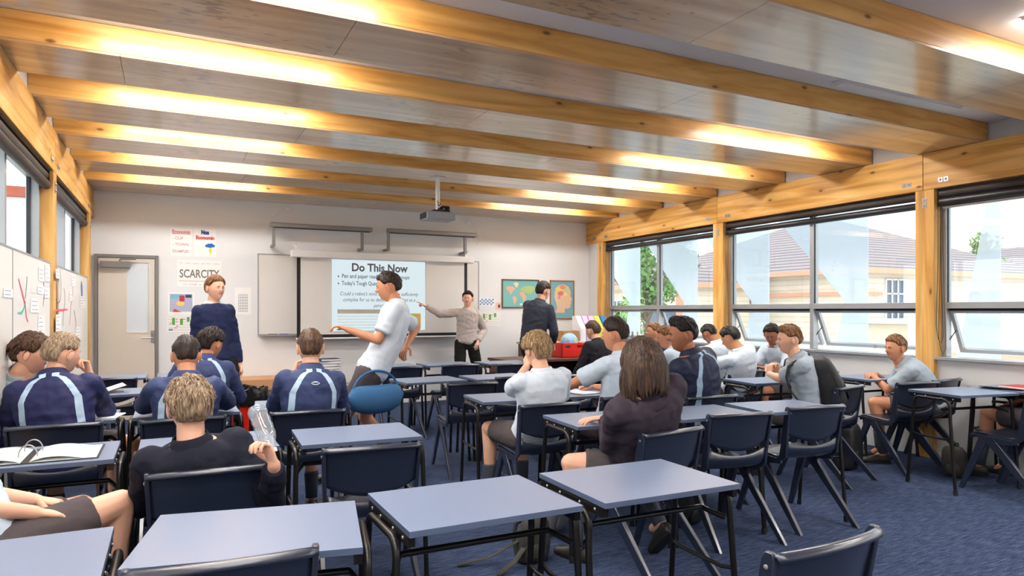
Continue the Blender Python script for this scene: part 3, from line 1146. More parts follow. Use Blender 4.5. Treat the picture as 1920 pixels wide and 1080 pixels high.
# chairs: position of the top of the back (bx, by)
CHAIRS = [
    (.12, 1.80, -3, 'empty navy chair at the bottom left edge, only its back showing'),
    (.137, 2.86, -1, 'navy chair of the blond student in the dark sweater'),
    (.824, 3.02, -4, 'empty navy chair left of centre, pushed towards an empty desk'),
    (.76, 4.27, -2, 'navy chair behind the striped jacket boy left of centre'),
    (.07, 4.30, 2, 'navy chair behind the dark haired boy in a striped jacket'),
    (-.56, 4.36, 0, 'navy chair behind the blond boy with his hand at his mouth'),
    (2.25, 3.87, -3, 'navy chair of the blond student in a light blue shirt'),
    (2.33, 2.73, 8, 'navy chair of the long haired student'),
    (3.06, 2.99, -9, 'empty navy chair, left one of the pair facing the open carpet'),
    (3.73, 3.00, -8, 'empty navy chair, right one of the pair facing the open carpet'),
    (1.585, 1.22, 3, 'empty navy chair cut off at the bottom edge, right of centre'),
    (4.95, 3.66, 12, 'navy chair of the student wearing the black backpack'),
    (5.74, 3.60, -10, 'empty navy chair beside the window boy'),
    (5.30, 5.10, -5, 'navy chair behind the dark haired boy in light blue near the middle window'),
    (3.50, 3.70, -5, 'navy chair of the large boy in the striped navy jacket'),
    (2.30, 5.28, -6, 'empty navy chair in the middle of the room, seen from behind'),
    (2.95, 7.12, 0, 'far navy chair straight below the teacher'),
    (2.27, 7.12, 0, 'far navy chair below the right end of the screen'),
    (3.55, 6.95, 0, 'far navy chair right of the teacher, behind the blond head'),
    (3.50, 5.50, 5, 'navy chair between the blond student and the boy in light blue'),
    (-.50, 7.10, 0, 'far empty navy chair in front of the cream door'),
    (2.90, 5.60, -4, 'empty navy chair at the left shoulder of the blond student'),
    (5.76, 2.64, -5, 'navy chair at the right edge, only its seat in the frame'),
    (2.95, 3.95, -6, 'navy chair under the dark haired boy in light blue'),
    (6.225, 3.64, 4, 'navy chair under the window boy'),
    (.20, 5.50, 0, 'navy chair under the boy before the red bin'),
    (4.62, 5.12, -8, 'navy chair behind the hidden boy in light blue'),
    (5.95, 6.18, -8, 'navy chair at the far window post'),
    (5.15, 6.28, -8, 'navy chair under the small boy in navy'),
    (4.84, 6.80, 10, 'navy chair under the student in a black jacket by the red crate'),
    (6.26, 5.30, 88, 'navy chair turned sideways under the middle window'),
    (6.22, 2.58, 0, 'navy chair of the bare legged student at the right edge'),
    (-.70, 2.93, -62, 'navy chair turned sideways at the left wall'),
    (-.60, 5.56, 180, 'navy chair of the bowed student against the left wall'),
]
for i, (x, y, rz, lab) in enumerate(CHAIRS):
    a = R(rz)
    cx_, cy_ = x - math.sin(a) * .262, y + math.cos(a) * .262
    if i == 0:
        chair0.location = (cx_, cy_, 0)
        chair0.rotation_euler = (0, 0, a)
        chair0['label'] = lab
        chair0['group'] = 'navy stacking chairs'
    else:
        dup(chair0, (cx_, cy_, 0), a, lab, 'navy stacking chairs')
# ================================================================ BACK WALL
YW = YB - .001


def wp(px, py, off=0.0):
    return ray_y(px, py, YW - off)


def sheet(name, label, cat, x0, z0, x1, z1, m, y=None, th=.003, group=None):
    y = YW if y is None else y
    cx_, cz_ = (x0 + x1) / 2, (z0 + z1) / 2
    hw, hh = abs(x1 - x0) / 2, abs(z1 - z0) / 2
    o = MB().box(-hw, hw, -th, 0, -hh, hh).build(name, m)
    o.location = (cx_, y, cz_)
    return tag(o, label, cat, group), hw, hh


# door
dx0, dz1 = wp(176.5, 476)
dx1, _ = wp(297.5, 478)
D_ = thing('door_1', None, None, ((dx0 + dx1) / 2, YW, 0))
struct(D_)
hw = (dx1 - dx0) / 2
fr = MB()
fr.box(-hw, -hw + .04, -.05, 0, 0, dz1).box(hw - .04, hw, -.05, 0, 0, dz1).box(-hw + .04, hw - .04, -.05, 0, dz1 - .04, dz1)
fr.build('door_frame', M['grey_metal'], D_, bevel=.003)
gx0, gz1 = wp(238, 492)
gx1, gz0 = wp(279, 622)
gx0 -= (dx0 + dx1) / 2
gx1 -= (dx0 + dx1) / 2
lf = MB()
lf.box(-hw + .045, gx0, -.035, -.002, .01, dz1 - .045).box(gx1, hw - .045, -.035, -.002, .01, dz1 - .045)
lf.box(gx0, gx1, -.035, -.002, .01, gz0).box(gx0, gx1, -.035, -.002, gz1, dz1 - .045)
leaf = lf.build('door_leaf', M['door'], D_)
MB().box(gx0, gx1, -.022, -.012, gz0, gz1).build('frosted_pane', mat('frosted_vision_panel', srgb(214, 224, 232), .25, noise_amt=.02), leaf)
MB().box(gx0 - .02, gx0, -.04, -.034, gz0 - .02, gz1).box(gx1, gx1 + .02, -.04, -.034, gz0 - .02, gz1).box(gx0, gx1, -.04, -.034, gz0 - .02, gz0).build('glazing_bead', M['door'], leaf)
hx = wp(287, 633)[0] - (dx0 + dx1) / 2
hz = wp(287, 633)[1]
pl = MB().box(hx - .022, hx + .022, -.045, -.034, hz - .06, hz + .10).build('lock_plate', M['steel'], D_, bevel=.003)
MB().tube([(hx, -.045, hz), (hx, -.085, hz), (hx - .02, -.09, hz), (hx - .13, -.09, hz)], .009, 10).build('door_handle', M['steel'], pl, smooth=True)
cl = MB().box(-hw + .07, -hw + .40, -.10, -.034, dz1 - .17, dz1 - .09).build('door_closer', M['grey_metal'], D_, bevel=.006)
MB().tube([(-hw + .28, -.07, dz1 - .085), (-hw + .29, -.075, dz1 - .06), (-hw + .46, -.09, dz1 - .055)], .012, 8).build('closer_arm', M['grey_metal'], cl)

# whiteboard behind the screen
bx0, bz1 = wp(484.5, 477)
bx1, _ = wp(896, 494)
_, bz0 = wp(484.5, 627)
bw = thing('whiteboard', 'wide wall whiteboard behind the pull down screen', 'whiteboard', ((bx0 + bx1) / 2, YW, bz0))
hw, hh = (bx1 - bx0) / 2, bz1 - bz0
MB().box(-hw, hw, -.018, 0, 0, hh).build('board_face', M['wboard'], bw)
MB().box(-hw - .012, -hw + .002, -.024, 0, -.012, hh + .012).box(hw - .002, hw + .012, -.024, 0, -.012, hh + .012).box(-hw + .002, hw - .002, -.024, 0, -.012, .004).box(-hw + .002, hw - .002, -.024, 0, hh - .004, hh + .012).build('board_frame', M['alu'], bw)
MB().box(-hw + .02, hw - .3, -.085, -.02, -.022, -.012).box(-hw + .02, hw - .3, -.09, -.082, -.022, -.002).build('pen_tray', M['alu'], bw)
for k, (dx, c) in enumerate(((.12, (30, 30, 34)), (.27, (30, 60, 150)))):
    o = MB().tube([(bx0 + dx, YW - .05, bz0 - .003), (bx0 + dx + .12, YW - .05, bz0 - .003)], .009, 8).build('marker_pen', flat('pen%d' % k, c, .4), smooth=True)
    tag(o, ['black marker pen lying on the whiteboard tray', 'blue marker pen lying on the whiteboard tray'][k], 'pen')

# projection screen hanging in front
YS = YB - .16


def spt(px, py, off=0.0):
    return ray_y(px, py, YS - off)


sx0, sz1 = spt(556.5, 482)
sx1, _ = spt(876, 497)
_, sz0 = spt(556.5, 634)
S_ = thing('projection_screen', 'white pull down projection screen with black borders', 'projector screen', ((sx0 + sx1) / 2, YS, sz0))
hw, hh = (sx1 - sx0) / 2, sz1 - sz0
MB().box(-hw + .05, hw - .05, -.001, .001, .045, hh).build('screen_cloth', M['wboard'], S_)
MB().box(-hw, -hw + .05, -.001, .0015, 0, hh).box(hw - .05, hw, -.001, .0015, 0, hh).box(-hw + .05, hw - .05, -.001, .0015, 0, .045).build('black_border', M['black'], S_)
MB().tube([(-hw - .01, 0, -.012), (hw + .01, 0, -.012)], .013, 10).build('bottom_batten', M['white_pl'], S_, smooth=True)
MB().box(-hw - .08, hw + .10, -.05, .05, hh - .005, hh + .095).build('screen_case', M['white_pl'], S_, bevel=.012)
for s in (-1, 1):
    MB().box(s * (hw - .02) - .03, s * (hw - .02) + .03, -.03, .155, hh + .09, hh + .13).build('case_bracket', M['white_pl'], S_, bevel=.004)
    MB().tube([(s * (hw - .02), .02, hh + .11), (s * (hw + .03), .02, hh + .17), (s * (hw - .01), .05, hh + .2)], .012, 6).build('hanging_hook', M['white_pl'], S_, smooth=True)
# projected slide
px0, pz1 = spt(622, 486, .003)
px1, _ = spt(797, 489, .003)
_, pz0 = spt(624, 621, .003)
cx_, W_, H_ = (px0 + px1) / 2, (px1 - px0), pz1 - pz0
SL = MB().box(-W_ / 2, W_ / 2, -.0005, .0, -H_ / 2, H_ / 2).build('projected_slide', emis('slide_light', (.80, .93, .97, 1), .50), S_)
SL.location = (cx_ - (sx0 + sx1) / 2, -.004, (pz0 + pz1) / 2 - sz0)


def fitw(o, width):
    xs_ = [v.co.x for v in o.data.vertices]
    o.scale = (width / (max(xs_) - min(xs_)), 1, 1)
    return o


GT = flat('slide_grey_ink', (120, 124, 128), .9)
GT2 = flat('slide_soft_ink', (150, 152, 152), .9)


def stx(s, size, x, z, nm, m=None, bold=0.0, italic=0.0, sx=1.0, align='CENTER'):
    return text(s, size, nm, m or GT, SL, (x, -.0025, z), (R(90), 0, 0), bold, align, italic, .0003, sx)


fitw(stx('Do This Now', .17 * H_ / 1.10, 0, H_ * .5 - H_ * .155, 'slide_title', bold=.005), W_ * .60)
for q, ln in enumerate(('Pen and paper ready, sitting in groups', "Today's Tough Question")):
    zz = H_ * (.5 - .255 - .100 * q)
    fitw(stx(ln, .088 * H_ / 1.10, -W_ * .40, zz, 'slide_line', bold=.001, align='LEFT'), W_ * (.72, .44)[q])
    MB().box(-W_ * .44, -W_ * .425, -.0028, -.0012, zz + .01, zz + .03).build('slide_bullet', GT, SL)
for q, (ln, ww) in enumerate((("Could a robot's mind ever become sufficiently", .84), ('complex for us to describe that robot as a', .77), ('person?', .14))):
    fitw(stx(ln, .082 * H_ / 1.10, .0, H_ * (.5 - .50 - .083 * q), 'slide_question', GT2, bold=.0005, italic=.25), W_ * ww)
tb = MB()
x0, x1 = -W_ / 2 + .08, W_ / 2 - .42
for k in range(6):
    z = -H_ / 2 + .25 - k * .042
    tb.box(x0, x1, -.002, -.0008, z, z + .004)
tb.box(x0, x1, -.002, -.0008, -H_ / 2 + .255, -H_ / 2 + .31)
tb.build('slide_table', flat('slide_table_beige', (196, 190, 176), .9), SL)
bx_ = MB().box(W_ / 2 - .36, W_ / 2 - .15, -.002, -.0008, -H_ / 2 + .06, -H_ / 2 + .25).build('slide_green_box', flat('slide_lime', (206, 222, 84), .9), SL)
MB().box(W_ / 2 - .15, W_ / 2 - .07, -.002, -.0008, -H_ / 2 + .06, -H_ / 2 + .25).build('slide_side_panel', flat('slide_orange', (232, 196, 120), .9), SL)

# two task lights on arms above the boards
for k, (a, b_, al, bl_) in enumerate((((508, 421), (697, 431), 513, 679), ((726, 432), (893, 441), 728, 872))):
    off = .22
    X0, Z0 = wp(*a, off)
    X1, Z1 = wp(*b_, off)
    t = thing('wall_board_light', ['long grey board light above the left half of the whiteboard', 'long grey board light above the right half of the screen'][k], 'wall light', ((X0 + X1) / 2, YW, Z0), 0, 'board lights')
    h_ = (X1 - X0) / 2
    MB().prism([(-off - .05, -.03), (-off + .05, -.03), (-off + .05, .02), (-off + .02, .035), (-off - .05, .02)], 'x', -h_, h_).build('light_housing', M['grey_metal'], t, bevel=.003)
    MB().box(-h_ + .03, h_ - .03, -off - .03, -off + .03, -.038, -.030).build('louvre', M['alu_dark'], t)
    for xx in (al, bl_):
        xa = wp(xx, 440, off)[0] - (X0 + X1) / 2
        arm = MB().box(xa - .02, xa + .02, -off - .02, -off + .02, -.30, -.03).box(xa - .019, xa + .019, -off + .02, 0, -.299, -.261)
        arm.build('support_arm', M['grey_metal'], t, bevel=.003)
# small round ceiling-height discs with cables
for k, (px, py) in enumerate(((541, 394), (879, 417))):
    x, z = wp(px, py)
    o = MB().lathe([(0.0, 0), (.045, 0), (.045, .012), (.03, .02), (0, .02)], n=18, caps=False).build('wall_gland', M['white_pl'], smooth=True)
    o.location = (x, YW, z)
    o.rotation_euler = (R(90), 0, 0)
    tag(o, ['small round white cable outlet high above the left board light', 'small round white cable outlet high beside the projector'][k], 'cable outlet', 'round cable outlets')
    cdx = -.28 if k == 0 else .14
    c = MB().tube([(0, 0, .015), (cdx * .5, -.05, .05), (cdx, -.2, .04), (cdx, -.36, .02)], .005, 6).build('cable', M['white_pl'], o, smooth=True)

# posters
def poster(name, label, cat, p0, p1, m=None, group=None, th=.002):
    x0, z1 = wp(*p0)
    x1, z0 = wp(*p1)
    o, hw, hh = sheet(name, label, cat, x0, z0, x1, z1, m or M['paper'], th=th, group=group)
    return o, hw, hh


def ptx(o, s, size, x, z, m, bold=0.0, sx=1.0, align='CENTER', nm='lettering', y=-.0035):
    return text(s, size, nm, m, o, (x, y, z), (R(90), 0, 0), bold, align, 0, .0003, sx)


PK = flat('pink_marker', (216, 142, 158), .8)
PR = flat('red_marker', (206, 84, 92), .8)
BL = flat('blue_marker', (34, 74, 158), .8)
GR = flat('green_marker', (92, 168, 80), .8)
YE = flat('yellow_marker', (244, 214, 60), .8)
GY = flat('pencil_grey', (126, 120, 114), .8)
LG = flat('light_grey_ink', (188, 188, 192), .8)
o, hw, hh = poster('wall_poster', 'handmade poster headed Economic in pink letters', 'poster', (320, 427), (360, 481))
fitw(ptx(o, 'Economic', .075, 0, hh - .075, PK, .004), hw * 1.75)
ptx(o, '- CUP', .05, -hw + .02, hh - .15, PK, .001, align='LEFT')
ptx(o, '- TOWN', .05, -hw + .02, hh - .23, PK, .001, align='LEFT')
fitw(ptx(o, 'EXAMPLES', .05, -hw + .02, hh - .32, PK, .001, align='LEFT'), hw * 1.5)
o, hw, hh = poster('wall_poster', 'handmade poster headed Non Economic with a blue cloud and yellow bolt', 'poster', (364, 429), (405, 482))
fitw(ptx(o, 'Non', .07, 0, hh - .065, BL, .006), hw * .72)
fitw(ptx(o, 'Economic', .065, 0, hh - .135, PR, .004), hw * 1.7)
cl = MB()
for (dx, dz, r_) in ((0, 0, .032), (.035, .004, .026), (-.035, .002, .026), (.015, .018, .026), (-.015, .016, .024)):
    cl.ball((dx + .06, -.003, dz - .04), r_, .0016, r_ * .75, n=12, m=6)
cl.build('cloud_drawing', flat('cloud_blue', (30, 104, 196), .8), o)
MB().prism([(.05, -.07), (.085, -.07), (.072, -.105), (.088, -.105), (.055, -.17), (.062, -.12), (.045, -.12)], 'y', -.004, -.002).build('bolt_drawing', YE, o)
o, hw, hh = poster('wall_poster', 'wide handmade poster reading SCARCITY in pencil letters', 'poster', (332, 487), (415, 538))
fitw(ptx(o, 'SCARCITY', .15, 0, -.055, GY, .003), hw * 1.8)
MB().box(-hw + .02, hw - .1, -.0035, -.002, -.105, -.100).build('underline', PR, o)
ptx(o, 'too  many  wants  and  few  means', .035, 0, hh - .05, LG, .0)
ptx(o, 'not  enough  to  go  around', .035, 0, -hh + .02, LG, .0)
o, hw, hh = poster('wall_poster', 'printed blue and grey poster with yellow patches left of the walking student', 'poster', (315, 548), (364, 590))
MB().box(-hw + .02, hw - .02, -.0032, -.002, -hh + .04, hh - .02).build('print', flat('lilac_print', (176, 182, 206), .7), o)
MB().box(-hw + .03, -hw + .16, -.004, -.0032, hh - .08, hh - .03).build('headline_block', flat('teal_print', (120, 190, 210), .7), o)
MB().box(-.02, .04, -.0045, -.0032, hh - .12, hh - .04).build('red_block', flat('print_red', (196, 54, 80), .7), o)
MB().box(.05, hw - .03, -.004, -.0032, hh - .07, hh - .03).build('dark_block', flat('print_navy', (54, 66, 104), .7), o)
MB().ball((-.01, -.0035, -.0), .05, .001, .035, n=12, m=6).build('yellow_patch', flat('print_yellow', (240, 206, 120), .7), o)
MB().prism([(-.10, -.11), (.0, -.11), (-.08, -.07)], 'y', -.004, -.003).build('red_wedge', flat('print_red2', (214, 60, 50), .7), o)
for k, (p0, p1, lab, dx) in enumerate((((313, 592), (366, 625), 'printed timetable with green bars left of the walking student', 0), ((898, 585), (938, 613), 'printed timetable with green bars behind the teacher', 0))):
    o, hw, hh = poster('timetable_sheet', lab, 'timetable', p0, p1, group='timetables on the back wall')
    g = MB()
    for q in range(7):
        z = hh - .02 - q * (2 * hh - .03) / 6
        g.box(-hw + .01, hw - .01, -.0032, -.002, z, z + .004)
    g.build('ruled_lines', LG, o)
    g = MB()
    for (u0, u1, v0, v1) in ((.18, .28, .12, .50), (.46, .56, .16, .52), (.70, .80, .08, .34)):
        g.box(-hw + 2 * hw * u0, -hw + 2 * hw * u1, -.004, -.0032, hh - 2 * hh * v1, hh - 2 * hh * v0)
    g.build('green_bars', GR, o)
    g = MB()
    for (u, v_) in ((.34, .2), (.34, .34), (.12, .46), (.6, .2), (.3, .7), (.12, .82), (.36, .6)):
        g.box(-hw + 2 * hw * (u - .04), -hw + 2 * hw * (u + .04), -.004, -.0032, hh - 2 * hh * v_, hh - 2 * hh * v_ + .008)
    g.build('red_marks', PR, o)
    MB().box(-hw + .02, -hw + .07, -.004, -.0032, -hh + .04, -hh + .065).build('blue_mark', flat('sky_print', (120, 180, 220), .7), o)
o, hw, hh = poster('calendar_sheet', 'white calendar sheet with a grey grid left of the whiteboard', 'calendar', (440, 539), (471, 590))
g = MB()
for q in range(7):
    z = hh - .10 - q * .038
    g.box(-hw + .05, hw - .05, -.0032, -.002, z, z + .005)
for q in range(6):
    x = -hw + .05 + q * (2 * hw - .1) / 5
    g.box(x - .0025, x + .0025, -.0032, -.002, hh - .328, hh - .095)
g.build('grid_print', flat('grid_grey', (150, 154, 164), .8), o)
o, hw, hh = poster('notice_sheet', 'small sheet with a blue dotted pattern right of the whiteboard', 'notice', (897, 559), (928, 573))
g = MB()
for i in range(8):
    for j in range(4):
        if (i + j) % 2 == 0:
            g.box(-hw + .02 + i * (2 * hw - .04) / 8, -hw + .02 + (i + 1) * (2 * hw - .04) / 8, -.0032, -.002, -hh + .01 + j * (2 * hh - .02) / 4, -hh + .01 + (j + 1) * (2 * hh - .02) / 4)
g.build('dot_pattern', flat('check_blue', (104, 156, 206), .8), o)
o, hw, hh = poster('notice_sheet', 'tiny pink notice with a dark picture beside the world map', 'notice', (929, 567), (940, 581), flat('salmon_paper', (232, 196, 180), .8))
MB().ball((.01, -.003, .0), .02, .001, .03, n=10, m=6).build('picture', flat('picture_dark', (70, 66, 84), .8), o)


def framed(name, label, cat, p0, p1, bg_m, wood):
    x0, z1 = wp(*p0)
    x1, z0 = wp(*p1)
    t = thing(name, label, cat, ((x0 + x1) / 2, YW, (z0 + z1) / 2))
    hw, hh = (x1 - x0) / 2, (z1 - z0) / 2
    f = MB()
    for b_ in ((-hw, -hw + .018, -hh, hh), (hw - .018, hw, -hh, hh), (-hw + .018, hw - .018, -hh, -hh + .018), (-hw + .018, hw - .018, hh - .018, hh)):
        f.box(b_[0], b_[1], -.022, 0, b_[2], b_[3])
    f.build('frame', wood, t, bevel=.002)
    MB().box(-hw + .018, hw - .018, -.008, -.002, -hh + .018, hh - .018).build('print', bg_m, t)
    return t, hw, hh


t, hw, hh = framed('framed_world_map', 'framed teal wall map of the world right of the teacher', 'map', (940.5, 523), (1010, 577.5), flat('map_teal', (120, 184, 182), .5), flat('frame_brown', (104, 80, 52), .5))


def land(polys, m, nm):
    for p in polys:
        q = [(-hw + 2 * hw * a, -hh + 2 * hh * b_) for a, b_ in p]
        MB().prism(q, 'y', -.0105, -.008).build(nm, m, t)


LP_ = flat('map_pink', (222, 176, 150), .6)
LGN = flat('map_green', (174, 196, 132), .6)
land([[(.10, .70), (.16, .76), (.30, .74), (.36, .66), (.30, .60), (.26, .50), (.21, .46), (.20, .56), (.13, .62)]], LP_, 'north_america')
land([[(.30, .86), (.40, .90), (.45, .84), (.40, .70), (.35, .74)]], flat('map_cream', (226, 214, 190), .6), 'greenland')
land([[(.28, .40), (.36, .40), (.41, .32), (.37, .20), (.33, .10), (.30, .24)]], LP_, 'south_america')
land([[(.48, .58), (.60, .56), (.62, .46), (.66, .40), (.60, .22), (.56, .24), (.54, .40), (.47, .44)]], LP_, 'africa')
land([[(.47, .62), (.52, .70), (.60, .76), (.75, .78), (.92, .72), (.90, .62), (.82, .56), (.78, .46), (.74, .54), (.68, .46), (.64, .54), (.56, .58)]], LGN, 'eurasia')
land([[(.80, .30), (.87, .34), (.92, .26), (.86, .20), (.80, .22)]], LP_, 'australia')
land([[(.48, .10), (.55, .10), (.55, .16), (.48, .16)], [(.70, .12), (.84, .12), (.84, .17), (.70, .17)]], flat('map_label', (238, 226, 190), .6), 'legend_box')

t, hw, hh = framed('framed_head_chart', 'framed chart of a head in profile with a coloured brain', 'wall chart', (1030.5, 525), (1076, 598), flat('chart_blue', (122, 170, 184), .5), flat('frame_oak', (150, 112, 62), .5))
land([[(.18, .16), (.30, .26), (.26, .40), (.18, .55), (.20, .72), (.34, .86), (.56, .90), (.76, .84), (.86, .70), (.84, .60), (.92, .50), (.86, .46), (.88, .40), (.84, .36), (.84, .30), (.74, .26), (.62, .28), (.60, .16)]], flat('chart_skin', (226, 190, 160), .6), 'head_drawing')
for k, (a, b_, r1, r2, c) in enumerate(((.34, .76, .12, .07, (236, 206, 110)), (.52, .82, .13, .06, (222, 150, 120)), (.68, .74, .10, .07, (196, 206, 150)), (.44, .66, .13, .06, (214, 120, 110)), (.62, .64, .09, .05, (240, 210, 140)), (.38, .56, .05, .05, (206, 150, 120)))):
    MB().ball((-hw + 2 * hw * a, -.0105, -hh + 2 * hh * b_), r1 * 2 * hw, .002, r2 * 2 * hh, n=14, m=6).build('brain_area', flat('brain%d' % k, c, .6), t)

# ---------------------------------------------------------------- left wall pinboards
PBX = XL + .02
PY = (PBX)


def pinboard(y0, y1, z0, z1, label):
    t = thing('pinboard', label, 'pinboard', (XL + .002, (y0 + y1) / 2, z0), 0, 'pinboards along the left wall')
    h_ = (y1 - y0) / 2
    MB().box(0, .014, -h_, h_, 0, z1 - z0).build('board_face', M['wboard'], t)
    MB().box(0, .017, -h_, h_, z1 - z0, z1 - z0 + .012).box(0, .017, h_, h_ + .01, 0, z1 - z0).build('edge_strip', M['alu'], t)
    return t


PB = [pinboard(2.0, 4.95, .70, 1.765, 'white wall pinboard nearest the camera on the left'), pinboard(4.97, 6.36, .70, 1.765, 'white wall pinboard with pink and green marker curves'), pinboard(6.86, 9.05, .70, 1.765, 'white wall pinboard covered in small notes beside the door')]
rnd = random.Random(5)
XP = XL + .0175


def pin_note(px, py, wpx, hpx, c=(244, 244, 246)):
    y0, z1 = ray_x(px, py, XP)
    y1, _ = ray_x(px + wpx, py, XP)
    _, z0 = ray_x(px, py + hpx, XP)
    return y0, y1, z0, z1


NOTES = [(6, 540, 17, 17, 'lined note near the camera end of the left wall'), (72, 500, 10, 26, 'tall printed sheet at the top of the second pinboard'), (84, 498, 9, 28, 'narrow column of prints by the timber post'), (57, 560, 15, 26, 'printed page in the middle of the second pinboard'), (70, 535, 12, 15, 'small folded note on the second pinboard'), (71, 592, 12, 34, 'sheet hanging low on the second pinboard'), (83, 540, 9, 18, 'note beside the post, middle height'), (104.5, 504, 7, 17, 'note at the top corner of the far pinboard'), (104.5, 590, 9, 32, 'tall sheet at the near end of the far pinboard'), (134, 516, 6, 20, 'pale sheet under the far window'), (150, 555, 9, 22, 'sheet near the far end of the far pinboard'), (130, 548, 5, 16, 'narrow note in the middle of the far pinboard'), (142, 614, 8, 20, 'low note on the far pinboard')]
for (px, py, a, b_, lab) in NOTES:
    y0, y1, z0, z1 = pin_note(px, py, a, b_)
    o = MB().box(0, .003, -(y1 - y0) / 2, (y1 - y0) / 2, 0, z1 - z0).build('pinned_note', M['paper'])
    o.location = (XP, (y0 + y1) / 2, z0)
    tag(o, 'white ' + lab, 'note', 'notes pinned on the left wall')
    g = MB()
    n = max(2, int((z1 - z0) / .03))
    for q in range(n):
        z = (z1 - z0) * (q + .6) / (n + .3)
        g.box(.003, .0036, -(y1 - y0) * .4, (y1 - y0) * rnd.uniform(.0, .4), z, z + .006)
    g.build('writing', flat('faint_ink', (176, 178, 196), .8), o)


def board_curve(pts, w_, m, parent, lab):
    P = []
    for (px, py) in pts:
        y, z = ray_x(px, py, XL + .018)
        P.append((y, z))
    b = MB()
    L_, R_ = [], []
    for i, (y, z) in enumerate(P):
        a = P[max(0, i - 1)]
        c = P[min(len(P) - 1, i + 1)]
        d = Vector((c[0] - a[0], c[1] - a[1])).normalized()
        n_ = Vector((-d.y, d.x))
        ww = w_ * (0.4 + .6 * math.sin(PI * (i + .5) / len(P)))
        L_.append((XL + .0175, y + n_.x * ww, z + n_.y * ww))
        R_.append((XL + .0175, y - n_.x * ww, z - n_.y * ww))
    b.grid([L_, R_])
    o = b.build(lab, m, solid=.0012)
    o.parent = parent
    o.matrix_parent_inverse = Matrix.Translation(-Vector(parent.location))
    return o


def smooth_pts(pts, n=6):
    out = []
    for i in range(len(pts) - 1):
        p0, p1, p2, p3 = pts[max(0, i - 1)], pts[i], pts[i + 1], pts[min(len(pts) - 1, i + 2)]
        for k in range(n):
            t_ = k / n
            out.append(tuple(.5 * ((2 * p1[d]) + (-p0[d] + p2[d]) * t_ + (2 * p0[d] - 5 * p1[d] + 4 * p2[d] - p3[d]) * t_ ** 2 + (-p0[d] + 3 * p1[d] - 3 * p2[d] + p3[d]) * t_ ** 3) for d in (0, 1)))
    out.append(pts[-1])
    return out


board_curve(smooth_pts([(35, 523), (41, 545), (47, 570), (50, 595), (53, 603)]), .012, flat('marker_pink', (226, 92, 120), .7), PB[1], 'pink_curve')
board_curve(smooth_pts([(34, 587), (41, 586), (45, 578), (48, 565)]), .010, flat('marker_teal', (84, 184, 168), .7), PB[1], 'green_curve')
board_curve(smooth_pts([(51, 518), (50, 535), (48, 560)]), .005, GY, PB[1], 'grey_line')
board_curve(smooth_pts([(82, 528), (83, 548), (81, 574)]), .008, flat('marker_violet', (116, 96, 168), .7), PB[1], 'violet_line')
board_curve(smooth_pts([(112, 503), (114, 520), (114.5, 545), (113, 562), (109, 568), (105, 560)]), .006, GY, PB[2], 'grey_loop')
board_curve(smooth_pts([(103, 582), (115, 581.5), (127, 580)]), .010, flat('marker_pink', (226, 92, 120), .7), PB[2], 'pink_line')
board_curve(smooth_pts([(152, 531), (153.5, 545), (153.5, 562)]), .07, flat('marker_blue', (92, 128, 180), .7), PB[2], 'blue_blob')
board_curve(smooth_pts([(137, 530), (136, 555), (133, 575), (131, 610)]), .008, PK, PB[2], 'pink_trail')
board_curve(smooth_pts([(120, 540), (122, 560), (119, 590), (118, 612)]), .006, GY, PB[2], 'grey_trail')
board_curve(smooth_pts([(139, 582), (142, 600), (143, 625)]), .008, GY, PB[2], 'dark_trail')

# ---------------------------------------------------------------- projector
tx, ty = 2.69, 7.20
t = thing('projector', 'grey ceiling projector on a white drop pole with tangled black cables', 'projector', (tx, ty, 2.47))
MB().tube([(0, 0, .05), (0, 0, .43)], .025, 14).build('drop_pole', M['white_pl'], t, smooth=True)
MB().box(-.07, .07, -.07, .07, .424, .430).build('ceiling_plate', M['white_pl'], t)
pb = MB().box(-.17, .17, -.13, .13, -.06, .03).build('projector_body', mat('projector_grey', srgb(150, 154, 162), .45), t, bevel=.012)
MB().box(-.176, -.168, -.10, .10, -.045, .018).build('front_grille', M['black'], pb)
MB().box(-.06, .06, -.05, .05, .028, .06).build('mount_bracket', M['alu_dark'], t)
cb = MB()
rr = random.Random(3)
for k in range(6):
    a0 = rr.uniform(0, 6)
    pts = []
    for q in range(14):
        a = a0 + q * .6
        pts.append((.06 + .09 * math.cos(a) * rr.uniform(.6, 1), .05 * math.sin(a) * rr.uniform(.6, 1.2), .07 + .035 * math.sin(a * 1.7 + k)))
    cb.tube(pts, .006, 6)
cb.tube([(0, -.03, .10), (.02, -.04, .13), (-.02, -.04, .16), (0, -.03, .11)], .005, 6)
cb.build('cable_bundle', M['rubber'], t, smooth=True)

# ---------------------------------------------------------------- right wall corner: shelf unit, teacher desk
t = thing('teacher_desk', 'dark brown teacher desk carrying the red crate near the back wall', 'desk', (4.80, 8.35, 0))
MB().box(-.80, .80, -.36, .36, .70, .735).build('desktop', M['darkwood'], t, bevel=.003)
MB().box(-.78, -.75, -.34, .34, 0, .70).build('side_panel', M['darkwood'], t)
MB().box(.75, .78, -.34, .34, 0, .70).build('side_panel', M['darkwood'], t)
MB().box(-.75, .75, .30, .32, .22, .70).build('modesty_panel', M['darkwood'], t)
t = thing('red_crate', 'bright red plastic crate on the teacher desk holding the globe', 'crate', (5.09, 8.30, .736))
c = MB()
c.box(-.19, .19, -.14, .14, 0, .01)
c.box(-.19, -.18, -.14, .14, 0, .20).box(.18, .19, -.14, .14, 0, .20).box(-.19, .19, .13, .14, 0, .20)
c.box(-.19, .19, -.14, -.13, 0, .135).box(-.19, .19, -.14, -.13, .17, .20)
for a, b_ in ((-.19, -.14), (-.06, .06), (.14, .19)):
    c.box(a, b_, -.14, -.13, .135, .17)
c.build('crate_body', M['red'], t, bevel=.002)
